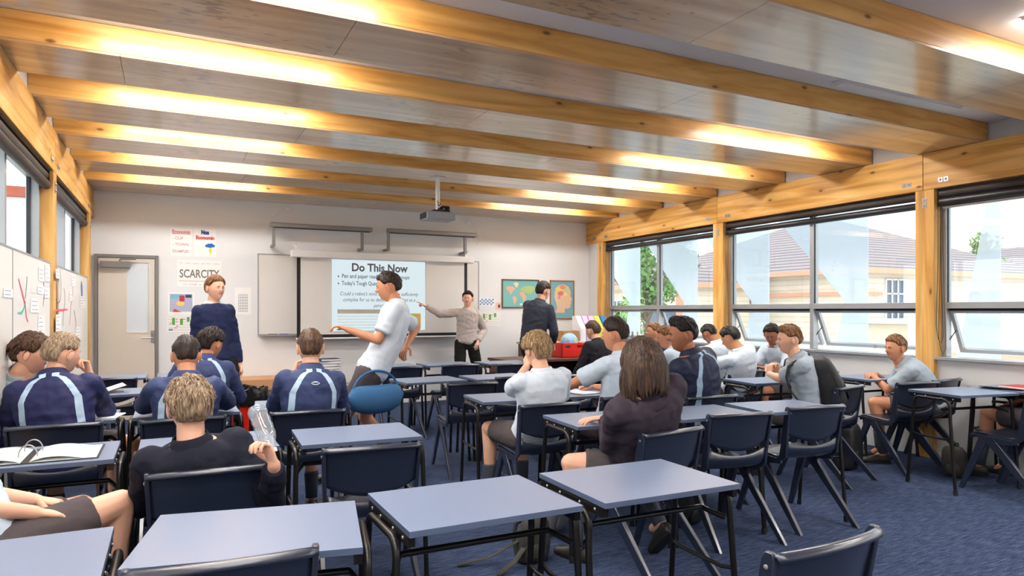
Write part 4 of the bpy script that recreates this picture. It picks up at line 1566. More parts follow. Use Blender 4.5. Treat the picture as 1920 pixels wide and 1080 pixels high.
for z in (.045, .09):
    MB().box(-.192, .192, -.145, -.139, z, z + .006).build('crate_rib', M['red'], t)
t = thing('globe', 'pale blue desk globe resting in the red crate', 'globe', (5.10, 8.30, .90))


def mat_globe():
    m, nt, b = newmat('globe_print')
    N, L = nt.nodes, nt.links
    tc = N.new('ShaderNodeTexCoord')
    nz = N.new('ShaderNodeTexNoise')
    nz.inputs['Scale'].default_value = 9
    nz.inputs['Detail'].default_value = 4
    L.new(tc.outputs['Object'], nz.inputs['Vector'])
    rp = ramp(nt, [(.52, srgb(150, 182, 228)), (.55, srgb(120, 168, 150)), (.62, srgb(206, 206, 160))])
    L.new(nz.outputs[0], rp.inputs[0])
    L.new(rp.outputs[0], b.inputs['Base Color'])
    b.inputs['Roughness'].default_value = .35
    return m


MB().ball((0, 0, .05), .125, n=28, m=18).build('globe_ball', mat_globe(), t, smooth=True)
MB().tube([(.135 * math.cos(R(a)), 0, .05 + .135 * math.sin(R(a))) for a in range(-100, 110, 14)], .004, 6).build('meridian_ring', M['alu'], t, smooth=True)
t = thing('cardboard_box', 'open tan cardboard carton on the low shelf by the far window', 'box', (5.72, 9.36, .901))
MB().box(-.14, .14, -.12, .12, 0, .17).build('carton', M['card'], t)
MB().box(-.142, .142, -.05, .05, .171, .174).build('packing_tape', flat('tape', (206, 178, 130), .4), t)
t = thing('low_cupboard', 'low dark brown cupboard in the far right corner under the folders', 'cupboard', (5.72, 9.42, 0))
MB().box(-.74, .74, -.24, .24, .0, .86).build('carcass', M['darkwood'], t)
MB().box(-.76, .76, -.26, .26, .86, .90).build('cupboard_top', flat('beige_laminate', (206, 188, 160), .5), t, bevel=.003)
for s in (-1, 1):
    d_ = MB().box(s * .37 - .36, s * .37 + .36, -.258, -.240, .04, .84).build('cupboard_door', M['darkwood'], t, bevel=.002)
    MB().ball((s * .06, -.27, .5), .012, n=10, m=6).build('knob', M['steel'], d_, smooth=True)
# magazine folders
FOLD = [(5.93, 'white', (236, 234, 240), 'white magazine holder leaning at the left of the folder row', -6), (6.04, 'lilac', (214, 190, 226), 'lilac magazine holder in the far corner folder row', -3), (6.15, 'pink', (240, 190, 214), 'pink magazine holder in the far corner folder row', 3), (6.27, 'yellow', (236, 220, 90), 'yellow magazine holder at the right of the folder row', 0), (6.39, 'blue', (60, 130, 196), 'blue magazine holder at the end of the folder row', 5)]
for x, nm, c, lab, tilt in FOLD:
    o = MB().prism([(-.13, 0), (.12, 0), (.12, .31), (.02, .31), (-.13, .16)], 'x', -.042, .042).build('magazine_holder', flat('holder_' + nm, c, .6))
    o.location = (x, 9.34, .902)
    o.rotation_euler = (0, R(tilt) * .3, 0)
    o.scale = (1.15, 1, 1.32)
    tag(o, lab, 'magazine holder', 'magazine holders in the far right corner')
    MB().box(-.044, .044, .115, .121, .05, .12).build('spine_label', M['paper'], o)

# window sill models (small clutter)
rr = random.Random(8)
for k in range(5):
    px = 1172 + k * 7
    Y, Z = ray_x(px, 634, 6.40)
    o = MB().lathe([(0.018, 0), (.022, .04), (.012, .07), (.016, .09), (.006, .11)], n=10).build('small_bottle', flat('bot%d' % (k % 3), [(190, 160, 120), (220, 214, 206), (120, 110, 120)][k % 3], .4), smooth=True)
    o.location = (6.47, 8.9 - k * .13, .9625)
    tag(o, 'small bottle on the far window sill, %s from the room corner' % ORD[k], 'bottle', 'small bottles on the far window sill')

# ---------------------------------------------------------------- rubbish bin and low cabinet at the left of the back wall
bx_, by_ = ray_d(463, 712, 6.45).x, ray_d(463, 712, 6.45).y
t = thing('rubbish_bin', 'red rubbish bin with a crumpled black liner beside the striped jacket boy', 'bin', (bx_, by_, 0))
MB().lathe([(.13, 0), (.14, .01), (.155, .3), (.165, .60), (.175, .61), (.17, .62), (.16, .60), (.135, .02)], n=28).build('bin_body', M['red'], t, smooth=True)
rows = []
rr = random.Random(11)
for (r_, z) in ((.178, .50), (.186, .53), (.190, .58), (.188, .63), (.182, .665), (.165, .66), (.158, .60), (.15, .5)):
    rows.append([((r_ + rr.uniform(-.008, .012)) * math.cos(2 * PI * j / 40), (r_ + rr.uniform(-.008, .012)) * math.sin(2 * PI * j / 40), z + rr.uniform(-.02, .018)) for j in range(40)])
MB().grid(rows, closed_u=True).build('bin_liner', M['binliner'], t, smooth=True, solid=.002, angle=30)
t = thing('storage_chest', 'low brown wooden chest against the back wall right of the red bin', 'chest', (1.12, 9.62, 0))
MB().box(-.50, .50, -.26, .26, 0, .36).build('chest_body', flat('chest_brown', (150, 100, 62), .6), t)
MB().box(-.52, .52, -.28, .28, .36, .50).build('chest_lid', flat('chest_lid_tan', (196, 148, 104), .6), t, bevel=.004)
text('BOZEN', .06, 'stencil', M['rubber'], t, (-.42, -.262, .16), (R(90), 0, 0), .002)
# stack of books near the blurred student
rr = random.Random(4)
z = 0
BK = [(60, 84, 130), (196, 96, 76), (210, 210, 214), (60, 84, 130), (196, 110, 90), (88, 140, 190), (46, 54, 78), (204, 204, 200), (60, 100, 150), (150, 170, 200), (40, 46, 66)]
tb = thing('book_trolley', 'low grey bookcase carrying the pile of books behind the walking student', 'bookcase', (1.95, 9.25, 0))
MB().box(-.3, .3, -.2, .2, .0, .40).build('carcass', M['alu'], tb)
MB().box(-.27, .27, -.205, -.198, .05, .36).build('front_panel', flat('panel_grey', (176, 174, 176), .5), tb)
for k, c in enumerate(BK):
    th = rr.uniform(.022, .04)
    o = thing('book', '%s book in the pile behind the walking student, %s from the bottom' % (['navy', 'coral', 'silver', 'dark blue', 'salmon', 'sky blue', 'black', 'white', 'blue', 'pale blue', 'charcoal'][k], ORD[k]), 'book', (1.90 + rr.uniform(-.015, .015), 9.2, .401 + z), rr.uniform(-.15, .15), 'books piled by the back wall')
    MB().box(-.13, .13, -.09, .09, 0, .003).box(-.13, .13, -.09, .09, th - .003, th).box(-.13, -.127, -.09, .09, 0, th).build('cover', flat('book%d' % k, c, .5), o)
    MB().box(-.126, .122, -.086, .086, .003, th - .003).build('pages', M['paper'], o)
    z += th + .0005

# ---------------------------------------------------------------- things on desks
ZD = .7555
# ring binder on the left desk
t = thing('ring_binder', 'open ring binder with white pages and silver rings on the left desk', 'binder', (-.55, 3.62, ZD), 0)
MB().box(-.27, .27, -.17, .17, 0, .003).build('binder_cover', M['black'], t, bevel=.001)
for s in (-1, 1):
    rows = []
    for i in range(13):
        u = i / 12
        x = s * (.015 + .245 * u)
        zz = .004 + .022 * math.sin(PI * min(1, u * 1.25)) ** .8 * (1 - u * .55)
        rows.append([(x, -.155 + .31 * j / 4, zz) for j in range(5)])
    m_ = MB().grid(rows)
    rows2 = [[(p[0], p[1], .0035) for p in r_] for r_ in rows]
    m_.grid(rows2)
    m_.build('page_stack', M['paper'], t, smooth=True, solid=.001)
for q in (-.07, .07):
    MB().tube([(.034 * math.cos(R(a)), q, .018 + .045 * math.sin(R(a))) for a in range(-20, 201, 12)], .0028, 8).build('ring', M['steel'], t, smooth=True)
wr_ = MB()
for k in range(5):
    wr_.box(-.23, -.05 - .02 * (k % 3), .12 - k * .05, .123 - k * .05, .0275, .028)
wr_.build('handwriting', LG, t)


def book_thing(name, lab, cat, x, y, rz, w_, d_, th, c, group=None, z=ZD):
    o = thing(name, lab, cat, (x, y, z), R(rz), group)
    MB().box(-w_, w_, -d_, d_, 0, .0015).box(-w_, w_, -d_, d_, th - .0015, th).build('cover', flat('cv_' + name + str(c), c, .6), o)
    MB().box(-w_ + .003, w_ - .003, -d_ + .003, d_ - .003, .0015, th - .0015).build('pages', M['paper'], o)
    return o


book_thing('notebook', 'thick white book pile on the left wall desk by the grey shirted boy', 'book', -.74, 4.76, 4, .10, .08, .035, (232, 230, 226))
book_thing('notebook', 'white exercise book under the forearm of the boy with his hand at his mouth', 'notebook', -.36, 4.78, -12, .09, .11, .006, (244, 244, 244))
t = thing('open_folder', 'black folder standing half open on the desk near the door', 'folder', (-.48, 6.20, ZD), R(10))
MB().box(-.16, .0, -.11, .11, 0, .004).build('folder_back', M['black'], t)
MB().box(-.155, .0, -.105, .105, .004, .012).build('pages', M['paper'], t)
MB().prism([(0, 0), (.16, .05), (.16, .054), (0, .006)], 'y', -.11, .11).build('folder_front', M['black'], t)
MB().prism([(.004, .008), (.15, .054), (.15, .060), (.004, .014)], 'y', -.105, .105).build('folder_pages', M['paper'], t)
book_thing('notebook', 'open white notebook before the dark haired boy in light blue', 'notebook', 2.86, 4.50, 12, .10, .14, .008, (210, 222, 240))
book_thing('notebook', 'blue pencil case shaped book behind the open white notebook', 'notebook', 3.05, 4.66, 0, .07, .05, .03, (70, 60, 170))
# papers and red folder by the right wall
t = thing('loose_paper', 'curled white paper sheet at the left of the red folder', 'paper', (6.10, 3.16, ZD), R(20))
rows = []
for i in range(9):
    u = i / 8
    rows.append([(-.105 + .21 * u, -.15 + .3 * j / 6, .002 + .028 * (1 - u) ** 3 * (.5 + .5 * j / 6)) for j in range(7)])
MB().grid(rows).build('sheet', M['paper'], t, smooth=True, solid=.0008)
book_thing('document_folder', 'red document folder lying on papers at the right wall', 'folder', 6.29, 3.08, 78, .15, .11, .012, (196, 62, 62), z=ZD + .004)
# hanging marks kept off: backpack and bags
def backpack(name, lab, cat, loc, rz, tilt, m, scale=1.0, seed=1, worn=False):
    t = thing(name, lab, cat, loc, R(rz))
    rr = random.Random(seed)
    rows = []
    n = 22
    for i in range(11):
        v_ = i / 10
        z = .44 * v_
        w_ = .155 * (1 - .12 * v_) * (math.sin(PI * min(1, (v_ * .86 + .14) ** .55 * .5 + .5 * v_ ** 6)) ** .25 if v_ < 1 else .35)
        w_ = .155 * (1 - .25 * v_ ** 3) * (1 if v_ < .95 else .7)
        dpt = .10 * (1 - .45 * v_ ** 2) * (1 if v_ < .95 else .6)
        row = []
        for j in range(n):
            a = 2 * PI * j / n
            ca, sa = math.cos(a), math.sin(a)
            e = .6
            x = w_ * math.copysign(abs(ca) ** e, ca)
            y = dpt * math.copysign(abs(sa) ** e, sa)
            y += -.03 * math.sin(PI * v_) if sa < 0 else 0
            q = 1 + .05 * noise.noise(Vector((x * 9, y * 9, z * 9 + seed)))
            row.append((x * q * scale, y * q * scale + tilt * z, z * scale))
        rows.append(row)
    MB().grid(rows, closed_u=True, caps=True).build('bag_body', m, t, smooth=True, sub=1)
    MB().grid([[(-.11 * scale, -.118 * scale + tilt * .05, .04 * scale), (.11 * scale, -.118 * scale + tilt * .05, .04 * scale)], [(-.12 * scale, -.128 * scale + tilt * .12, .12 * scale), (.12 * scale, -.128 * scale + tilt * .12, .12 * scale)], [(-.10 * scale, -.112 * scale + tilt * .2, .22 * scale), (.10 * scale, -.112 * scale + tilt * .2, .22 * scale)]]).build('front_pocket', m, t, smooth=True, solid=.022, sub=1)
    MB().tube([(-.03, .06 * scale + tilt * .44, .43 * scale), (-.03, .06 * scale + tilt * .44, .47 * scale), (.03, .06 * scale + tilt * .44, .47 * scale), (.03, .06 * scale + tilt * .44, .43 * scale)], .008, 8).build('grab_handle', m, t, smooth=True)
    if worn:
        for s in (-1, 1):
            rows = []
            for (x, y, z) in ((.07, .05, .38), (.09, .10, .445), (.115, .17, .47), (.125, .245, .445), (.130, .285, .36), (.135, .285, .26), (.150, .25, .16), (.160, .16, .09), (.14, .06, .05)):
                rows.append([(s * (x - .028), y, z), (s * (x + .028), y, z)])
            MB().grid(rows).build('shoulder_strap', m, t, smooth=True, solid=.012)
            MB().tube([(s * .145, -.06, .05), (s * .150, -.065, .18), (s * .135, -.055, .32), (s * .09, -.04, .42)], .005, 6).build('piping', M['rubber'], t, smooth=True)
        for z in (.13, .26):
            MB().tube([(-.10, -.10 - .02 * (z < .2), z), (0, -.125 - .01 * (z < .2), z + .01), (.10, -.10 - .02 * (z < .2), z)], .004, 6).build('zip', M['steel'], t, smooth=True)
        return t
    for s in (-1, 1):
        MB().tube([(s * .07 * scale, .09 * scale + tilt * .40, .40 * scale), (s * .10 * scale, .17 * scale + tilt * .33, .33 * scale), (s * .11 * scale, .16 * scale + tilt * .15, .16 * scale), (s * .10 * scale, .09 * scale, .04 * scale)], .012, 6).build('shoulder_strap', m, t, smooth=True)
    return t


M['bag_olive'] = mat('dark_olive_canvas', srgb(58, 56, 50), .8, noise_amt=.15, bump=.25, bscale=50)
sb = backpack('school_bag', 'slumped dark school bag with loose straps on the carpet under the near desks', 'bag', (1.80, 3.34, .0), 0, -.12, M['bag_olive'], .60, 3)
for (p, q) in (((-.06, -.02), (-.40, .10)), ((-.04, -.06), (-.26, -.12))):
    a, b_ = Vector((p[0], p[1], .14)), Vector((q[0], q[1], .008))
    n_ = (b_ - a).cross(Vector((0, 0, 1))).normalized() * .018
    mid = (a + b_) / 2 + Vector((0, 0, -.03))
    MB().grid([[a - n_, a + n_], [mid - n_, mid + n_], [b_ - n_, b_ + n_]]).build('loose_strap', M['bag_olive'], sb, smooth=True, solid=.003)
# ================================================================ PEOPLE
def mat_skin(name, c):
    return mat(name, srgb(*c), 0.5, noise_amt=0.04, nscale=12, sss=0.12, spec=0.35)


def mat_hair(name, light, dark):
    m, nt, b = newmat(name)
    N, L = nt.nodes, nt.links
    tc = N.new('ShaderNodeTexCoord')
    mp = N.new('ShaderNodeMapping')
    mp.inputs['Scale'].default_value = (120, 120, 9)
    L.new(tc.outputs['Object'], mp.inputs['Vector'])
    n1 = N.new('ShaderNodeTexNoise')
    n1.inputs['Scale'].default_value = 1
    n1.inputs['Detail'].default_value = 3
    L.new(mp.outputs[0], n1.inputs['Vector'])
    rp = ramp(nt, [(.34, srgb(*dark)), (.52, srgb(*[(a + b_) / 2 for a, b_ in zip(light, dark)])), (.70, srgb(*light))])
    L.new(n1.outputs[0], rp.inputs[0])
    L.new(rp.outputs[0], b.inputs['Base Color'])
    b.inputs['Roughness'].default_value = .5
    b.inputs['Specular IOR Level'].default_value = .35
    bp = N.new('ShaderNodeBump')
    bp.inputs['Strength'].default_value = .45
    bp.inputs['Distance'].default_value = .003
    L.new(n1.outputs[0], bp.inputs['Height'])
    L.new(bp.outputs[0], b.inputs['Normal'])
    return m


def mat_cloth(name, c, stripe=None, rough=.85):
    m = mat(name, srgb(*c), rough, noise_amt=.06, nscale=5, bump=.18, bscale=55, spec=.25)
    if stripe:
        nt = m.node_tree
        N, L = nt.nodes, nt.links
        b = nt.nodes['Principled BSDF']
        src = b.inputs['Base Color'].links[0].from_socket
        at = N.new('ShaderNodeAttribute')
        at.attribute_name = 'stripe'
        lt = N.new('ShaderNodeMath')
        lt.operation = 'LESS_THAN'
        lt.inputs[1].default_value = 0.0
        L.new(at.outputs['Fac'], lt.inputs[0])
        mx = N.new('ShaderNodeMix')
        mx.data_type = 'RGBA'
        mx.inputs[7].default_value = srgb(*stripe)
        L.new(lt.outputs[0], mx.inputs[0])
        L.new(src, mx.inputs[6])
        L.new(mx.outputs[2], b.inputs['Base Color'])
    return m


SK = {'fair': mat_skin('fair_skin', (232, 180, 152)), 'tan': mat_skin('tanned_skin', (206, 146, 112)), 'brown': mat_skin('brown_skin', (164, 108, 80))}
HA = {'blond': mat_hair('dark_blond_hair', (206, 176, 134), (112, 84, 56)), 'ash': mat_hair('ash_blond_hair', (188, 164, 134), (104, 84, 66)), 'brown': mat_hair('brown_hair', (112, 80, 56), (46, 30, 22)), 'dark': mat_hair('dark_brown_hair', (66, 46, 36), (22, 16, 14)), 'black': mat_hair('black_hair', (46, 38, 36), (12, 10, 11)), 'ginger': mat_hair('light_brown_hair', (168, 118, 76), (84, 54, 32)), 'long': mat_hair('long_brown_hair', (104, 78, 60), (34, 25, 21))}
CL = {
    'polo': mat_cloth('light_blue_polo', (198, 214, 230)),
    'white': mat_cloth('pale_blue_shirt', (212, 224, 236)),
    'greyshirt': mat_cloth('grey_blue_shirt', (168, 182, 194)),
    'jacket': mat_cloth('navy_sports_jacket', (40, 44, 86), (176, 202, 226), .6),
    'jacket2': mat_cloth('slate_navy_jacket', (56, 68, 108), (180, 206, 230), .6),
    'jacketd': mat_cloth('dark_navy_jacket', (32, 38, 64), (150, 176, 202), .6),
    'sweater': mat_cloth('black_navy_sweater', (28, 30, 44)),
    'plum': mat_cloth('dark_plum_jersey', (64, 54, 66)),
    'navyj': mat_cloth('navy_jumper', (32, 40, 74)),
    'charcoal': mat_cloth('charcoal_jacket', (62, 66, 78)),
    'blackj': mat_cloth('black_jacket', (34, 34, 40)),
    'teach': mat_cloth('grey_striped_shirt', (190, 180, 174)),
    'shorts': mat_cloth('grey_school_shorts', (82, 74, 76)),
    'trousers': mat_cloth('black_trousers', (26, 25, 26)),
    'sock': mat_cloth('grey_sock', (70, 76, 86)),
    'bluebag': mat_cloth('blue_bag_cloth', (58, 104, 150)),
}
SHOE = mat('scuffed_black_leather', srgb(44, 40, 38), .5, noise_amt=.1, bump=.1, bscale=80)
LIP = mat('lip_pink', srgb(196, 122, 110), .45)
EYEW = mat('eye_white', srgb(232, 230, 226), .3)
EYED = mat('dark_iris', srgb(40, 28, 22), .25)


def remesh(mb, voxel, it=6, wr_=0.0, seed=0, sm=.5):
    me = mb.mesh('tmp')
    o = bpy.data.objects.new('tmp', me)
    C.objects.link(o)
    r_ = o.modifiers.new('r', 'REMESH')
    r_.mode = 'VOXEL'
    r_.voxel_size = voxel
    s = o.modifiers.new('s', 'SMOOTH')
    s.factor = sm
    s.iterations = it
    dg = bpy.context.evaluated_depsgraph_get()
    m2 = bpy.data.meshes.new_from_object(o.evaluated_get(dg))
    bpy.data.objects.remove(o)
    bpy.data.meshes.remove(me)
    n = len(m2.vertices)
    co = [0.0] * (3 * n)
    m2.vertices.foreach_get('co', co)
    vs_ = [Vector(co[3 * i:3 * i + 3]) for i in range(n)]
    if wr_:
        no = [0.0] * (3 * n)
        m2.vertices.foreach_get('normal', no)
        sh = Vector((seed * 3.1, seed * 1.7, seed * 5.3))
        out = []
        for i, v_ in enumerate(vs_):
            nn = Vector(no[3 * i:3 * i + 3])
            q = Vector((v_.x * 7, v_.y * 7, v_.z * 15)) + sh
            w1 = noise.noise(q)
            w2 = noise.noise(Vector((v_.x * 22 + v_.z * 16, v_.y * 22, v_.z * 24 - v_.x * 14)) + sh)
            rid = (1 - abs(w1) * 2.2)
            out.append(v_ + nn * (wr_ * (rid * .5 + w2 * .45)))
        vs_ = out
    fs = [tuple(p.vertices) for p in m2.polygons]
    bpy.data.meshes.remove(m2)
    r = MB()
    r.add(vs_, fs)
    return r


def chain(mb, pts, rad, n=12):
    """tapered limb with rounded ends"""
    pts = [Vector(p) for p in pts]
    P, Rr = [], []
    d0 = (pts[0] - pts[1]).normalized()
    d1 = (pts[-1] - pts[-2]).normalized()
    for a in (80, 50, 20):
        P.append(pts[0] + d0 * rad[0] * math.sin(R(a)))
        Rr.append(rad[0] * math.cos(R(a)))
    for i, p in enumerate(pts):
        P.append(p)
        Rr.append(rad[i])
    for a in (20, 50, 80):
        P.append(pts[-1] + d1 * rad[-1] * math.sin(R(a)))
        Rr.append(rad[-1] * math.cos(R(a)))
    mb.tube(P, Rr, n)


def bend(a, b_, la, lb, pole):
    """two bone joint position"""
    d = b_ - a
    L_ = d.length
    m_ = la + lb - .004
    if L_ > m_:
        b_ = a + d * (m_ / L_)
        d = b_ - a
        L_ = m_
    x = (la * la - lb * lb + L_ * L_) / (2 * L_)
    h_ = math.sqrt(max(1e-6, la * la - x * x))
    u = d.normalized()
    p = pole - u * pole.dot(u)
    p = p.normalized() if p.length > 1e-5 else Vector((0, 0, -1))
    return a + u * x + p * h_, b_


def sstep(a, b_, x):
    t_ = max(0.0, min(1.0, (x - a) / (b_ - a)))
    return t_ * t_ * (3 - 2 * t_)


def head_r(d):
    """shape of the head: direction -> point (x right, y face, z up)"""
    x, y, z = d
    a = .073
    b_ = .088 if y > 0 else .099
    c = .112 if z > 0 else .122
    p = Vector((x * a, y * b_, z * c))
    if z < 0:
        k = sstep(0, 1.0, -z)
        p.x *= 1 - .30 * k
        if y < 0:
            p.y *= 1 - .52 * sstep(.05, .8, -z)
        else:
            p.y *= 1 + .10 * sstep(.2, .8, -z)
    if z > 0 and y < 0:
        p.y *= 1.03
    if y > .2:
        def g(cx, cz, sx, sz):
            return math.exp(-((x - cx) / sx) ** 2 - ((z - cz) / sz) ** 2)
        nb = math.exp(-(x / .11) ** 2) * (sstep(.22, -.12, z)) * (1 - sstep(-.14, -.24, z))
        p.y += .026 * nb
        p.y += .005 * (g(.28, .20, .22, .07) + g(-.28, .20, .22, .07))
        p.y -= .009 * (g(.30, .06, .15, .09) + g(-.30, .06, .15, .09))
        p.y += .004 * (g(.45, -.18, .2, .15) + g(-.45, -.18, .2, .15))
        p.y += .007 * g(0, -.36, .22, .045) + .006 * g(0, -.45, .2, .04)
        p.y -= .004 * g(0, -.405, .22, .025)
        p.y += .008 * g(0, -.68, .25, .15)
    return p


def make_head(mb, c, Rm, s, skin_i=0, lip_i=1, w_i=2, d_i=3, brow_i=4, jaw=1.0):
    NU_, NV_ = 56, 44
    rows = []
    dirs = []
    for i in range(NV_ + 1):
        el = -PI / 2 + PI * i / NV_
        row = []
        for j in range(NU_):
            az = 2 * PI * j / NU_
            d = (math.sin(az) * math.cos(el), math.cos(az) * math.cos(el), math.sin(el))
            row.append(c + Rm @ (head_r(d) * s))
            dirs.append(d)
        rows.append(row)
    f0 = len(mb.f)
    mb.grid(rows, closed_u=True, mi=skin_i)
    for i in range(NV_):
        for j in range(NU_):
            d = dirs[i * NU_ + j]
            if d[1] > .6 and abs(d[0]) < .24 and -.46 < d[2] < -.33:
                mb.mi[f0 + i * NU_ + j] = lip_i
    for sx in (-1, 1):
        # ear
        tf = Rm @ Matrix.Rotation(R(-18 * sx), 3, 'Z') @ Matrix.Rotation(R(-8), 3, 'X')
        mb.ball(c + Rm @ (Vector((sx * .0765, -.006, -.008)) * s), .009 * s, .019 * s, .032 * s, n=12, m=10, mi=skin_i, tf=tf)
        mb.tube([c + Rm @ (Vector((sx * (.080 + .004 * math.sin(R(a))), -.010 + .017 * math.cos(R(a)) * -1, -.006 + .030 * math.sin(R(a)))) * s) for a in range(-60, 140, 25)], .0042 * s, 6, mi=skin_i)
        # eye and brow
        e = head_r(Vector((sx * .31, .94, .06)).normalized())
        mb.ball(c + Rm @ ((e + Vector((0, -.0050, 0))) * s), .0125 * s, .009 * s, .0068 * s, n=12, m=8, mi=w_i, tf=Rm)
        mb.ball(c + Rm @ ((e + Vector((0, .0015, 0))) * s), .0048 * s, .0034 * s, .0052 * s, n=10, m=6, mi=d_i, tf=Rm)
        pts = []
        for q in range(5):
            dd = Vector((sx * (.16 + .075 * q), .94, .205 + .03 * math.sin(q * .8))).normalized()
            pts.append(c + Rm @ ((head_r(dd) + Vector((0, .001, 0))) * s))
        mb.tube(pts, [.0022 * s, .0034 * s, .0034 * s, .003 * s, .0015 * s], 6, mi=brow_i)


def hand(skin, fing, wrist, d, pn, lat, s, curl=(20, 25, 20), spread=4, point=False):
    """palm into the body, fingers as rooted chains. d direction, pn palm normal, lat thumb side"""
    d = d.normalized()
    pn = (pn - d * pn.dot(d)).normalized()
    lt = d.cross(pn)
    if lt.dot(lat) < 0:
        lt = -lt
    rows = []
    for k, (v_, w_, t_) in enumerate(((-.01, .022, .018), (.02, .030, .016), (.05, .037, .015), (.078, .039, .012), (.088, .034, .008))):
        row = []
        for j in range(12):
            a = 2 * PI * j / 12
            row.append(wrist + d * v_ * s + lt * (w_ * math.cos(a)) * s - pn * (t_ * math.sin(a)) * s)
        rows.append(row)
    skin.grid(rows, closed_u=True, caps=True)
    for k, (o_, L_, r_) in enumerate(((.028, .070, .0085), (.0095, .079, .0087), (-.0095, .074, .0084), (-.027, .058, .0076))):
        ax = lt
        cu = curl if not (point and k == 0) else (4, 6, 4)
        if point and k > 0:
            cu = (65, 80, 50)
        dd = (d + lt * math.tan(R(spread * (1.5 - k) * .6))).normalized()
        p = wrist + d * .080 * s + lt * o_ * s
        P = [p - dd * .015 * s, p]
        Rr = [r_ * s * 1.0, r_ * s * 1.05]
        ang = 0
        for q, fr in enumerate((.45, .30, .25)):
            ang += cu[q] + (k * 2.5)
            v_ = (dd * math.cos(R(ang)) + pn * math.sin(R(ang)))
            p = p + v_ * L_ * fr * s
            P.append(p)
            Rr.append(r_ * s * (1.0, .92, .78)[q])
        P.append(p + v_ * .005 * s)
        Rr.append(r_ * .45 * s)
        fing.tube(P, Rr, 9)
    p = wrist + d * .022 * s + lt * .026 * s
    v1 = (d * .62 + lt * .75 + pn * .25).normalized()
    v2 = (d * .88 + lt * .25 + pn * .42).normalized()
    fing.tube([p - v1 * .01 * s, p, p + v1 * .036 * s, p + v1 * .036 * s + v2 * .028 * s, p + v1 * .036 * s + v2 * .047 * s, p + v1 * .036 * s + v2 * .053 * s], [.012 * s, .0125 * s, .0105 * s, .0098 * s, .0082 * s, .004 * s], 9)


def make_hair(c, Rm, s, style, seed, near):
    """style: dict th, zf, zs, zb, tous, fade, locks"""
    rnd = random.Random(seed)
    NU_, NV_ = (96, 56) if near else (60, 36)
    th, zf, zs, zb = style.get('th', .016), style.get('zf', .52), style.get('zs', .12), style.get('zb', -.42)
    tous, fade = style.get('tous', .004), style.get('fade', 0.0)
    tilt = Matrix.Rotation(R(-22), 3, 'X')      # pole at the crown

    def hairline(d):
        az = math.atan2(abs(d[0]), d[1])       # 0 front, pi back
        if az < R(48):
            h_ = zf - .06 * (az / R(48)) ** 2
        elif az < R(80):
            h_ = zf - .06 + (zs - zf + .06) * sstep(R(48), R(80), az)
        elif az < R(112):
            h_ = zs + .0
        else:
            h_ = zs + (zb - zs) * sstep(R(112), R(140), az)
        return h_ + .03 * noise.noise(Vector((az * 5, seed, 0)))

    def surf(d, lift=0.0):
        d = Vector(d).normalized()
        p = head_r(d)
        m_ = sstep(-.05, .10, d.z - hairline(d))
        t_ = th * (1 - fade * sstep(.55, .0, d.z))
        az = math.atan2(d.x, d.y)
        fl = noise.noise(Vector((math.cos(az) * 9 + seed, math.sin(az) * 9, d.z * 2.2)))
        f2 = noise.noise(Vector((d.x * 4 + seed, d.y * 4, d.z * 4)))
        rr = -.007 + (t_ + .007) * m_ + m_ * (tous * fl * (1 - .6 * fade) + tous * .8 * f2) + lift
        top = style.get('top', 0) * sstep(.55, .95, d.z) * (1 if d.y > -.5 else .6)
        q = p + Vector(d) * rr
        q.z += top + style.get('quiff', 0) * math.exp(-((d.y - .55) / .35) ** 2 - (d.x / .5) ** 2) * sstep(.3, .7, d.z)
        return q, m_
    rows = []
    for i in range(NV_ + 1):
        el = -PI / 2 + PI * i / NV_
        row = []
        for j in range(NU_):
            az = 2 * PI * j / NU_
            d = tilt @ Vector((math.sin(az) * math.cos(el), math.cos(az) * math.cos(el), math.sin(el)))
            q, m_ = surf(d)
            row.append(c + Rm @ (q * s))
        rows.append(row)
    mb = MB().grid(rows, closed_u=True)
    for _ in range(style.get('locks', 120 if near else 30)):
        az = rnd.uniform(0, 2 * PI)
        e0 = rnd.uniform(.1, 1.45)
        P, Rr = [], []
        n_ = 7
        L_ = rnd.uniform(.35, .8)
        sw = rnd.uniform(-.25, .25)
        ok = True
        for q in range(n_):
            u = q / (n_ - 1)
            el = e0 - L_ * u
            a = az + sw * u
            d = tilt @ Vector((math.sin(a) * math.cos(el), math.cos(a) * math.cos(el), math.sin(el)))
            pt, m_ = surf(d, .000 + style.get('lift', .004) * u ** 2)
            if m_ < (.6 if q < 3 else style.get('over', .3)):
                ok = q > 3
                break
            P.append(c + Rm @ (pt * s))
            Rr.append((.0038 * (1 - u) ** .6 + .0005) * s * (1 if near else 1.6))
        if ok and len(P) > 3:
            mb.tube(P, Rr, 5)
    if style.get('long'):
        for k in range(300):
            a = R(180) + R(rnd.uniform(-118, 118))
            e0 = rnd.uniform(.0, 1.35)
            P, Rr = [], []
            for q in range(6):
                e1 = e0 + (-.05 - e0) * q / 5
                d = tilt @ Vector((math.sin(a) * math.cos(e1), math.cos(a) * math.cos(e1), math.sin(e1)))
                pt, m_ = surf(d, .004 + .004 * q / 5)
                P.append(c + Rm @ (pt * s))
                Rr.append((.004 + .006 * q / 5) * s)
            base = pt
            Ld = rnd.uniform(.13, .225)
            ph = rnd.uniform(0, 6)
            out = Vector((d.x, d.y, 0)).normalized()
            for q in range(1, 9):
                u = q / 8
                w_ = .020 * math.sin(u * PI) - .012 * u
                x = base + out * (w_ + .012 * u * u) + Vector((out.y, -out.x, 0)) * .012 * math.sin(ph + u * 5) * u + Vector((0, 0, -Ld * u))
                if u > .5:
                    x.y -= .02 * (u - .5)
                P.append(c + Rm @ (x * s))
                Rr.append((.0100 * (1 - u) ** .4 + .0008) * s)
            mb.tube(P, Rr, 6)
    return mb


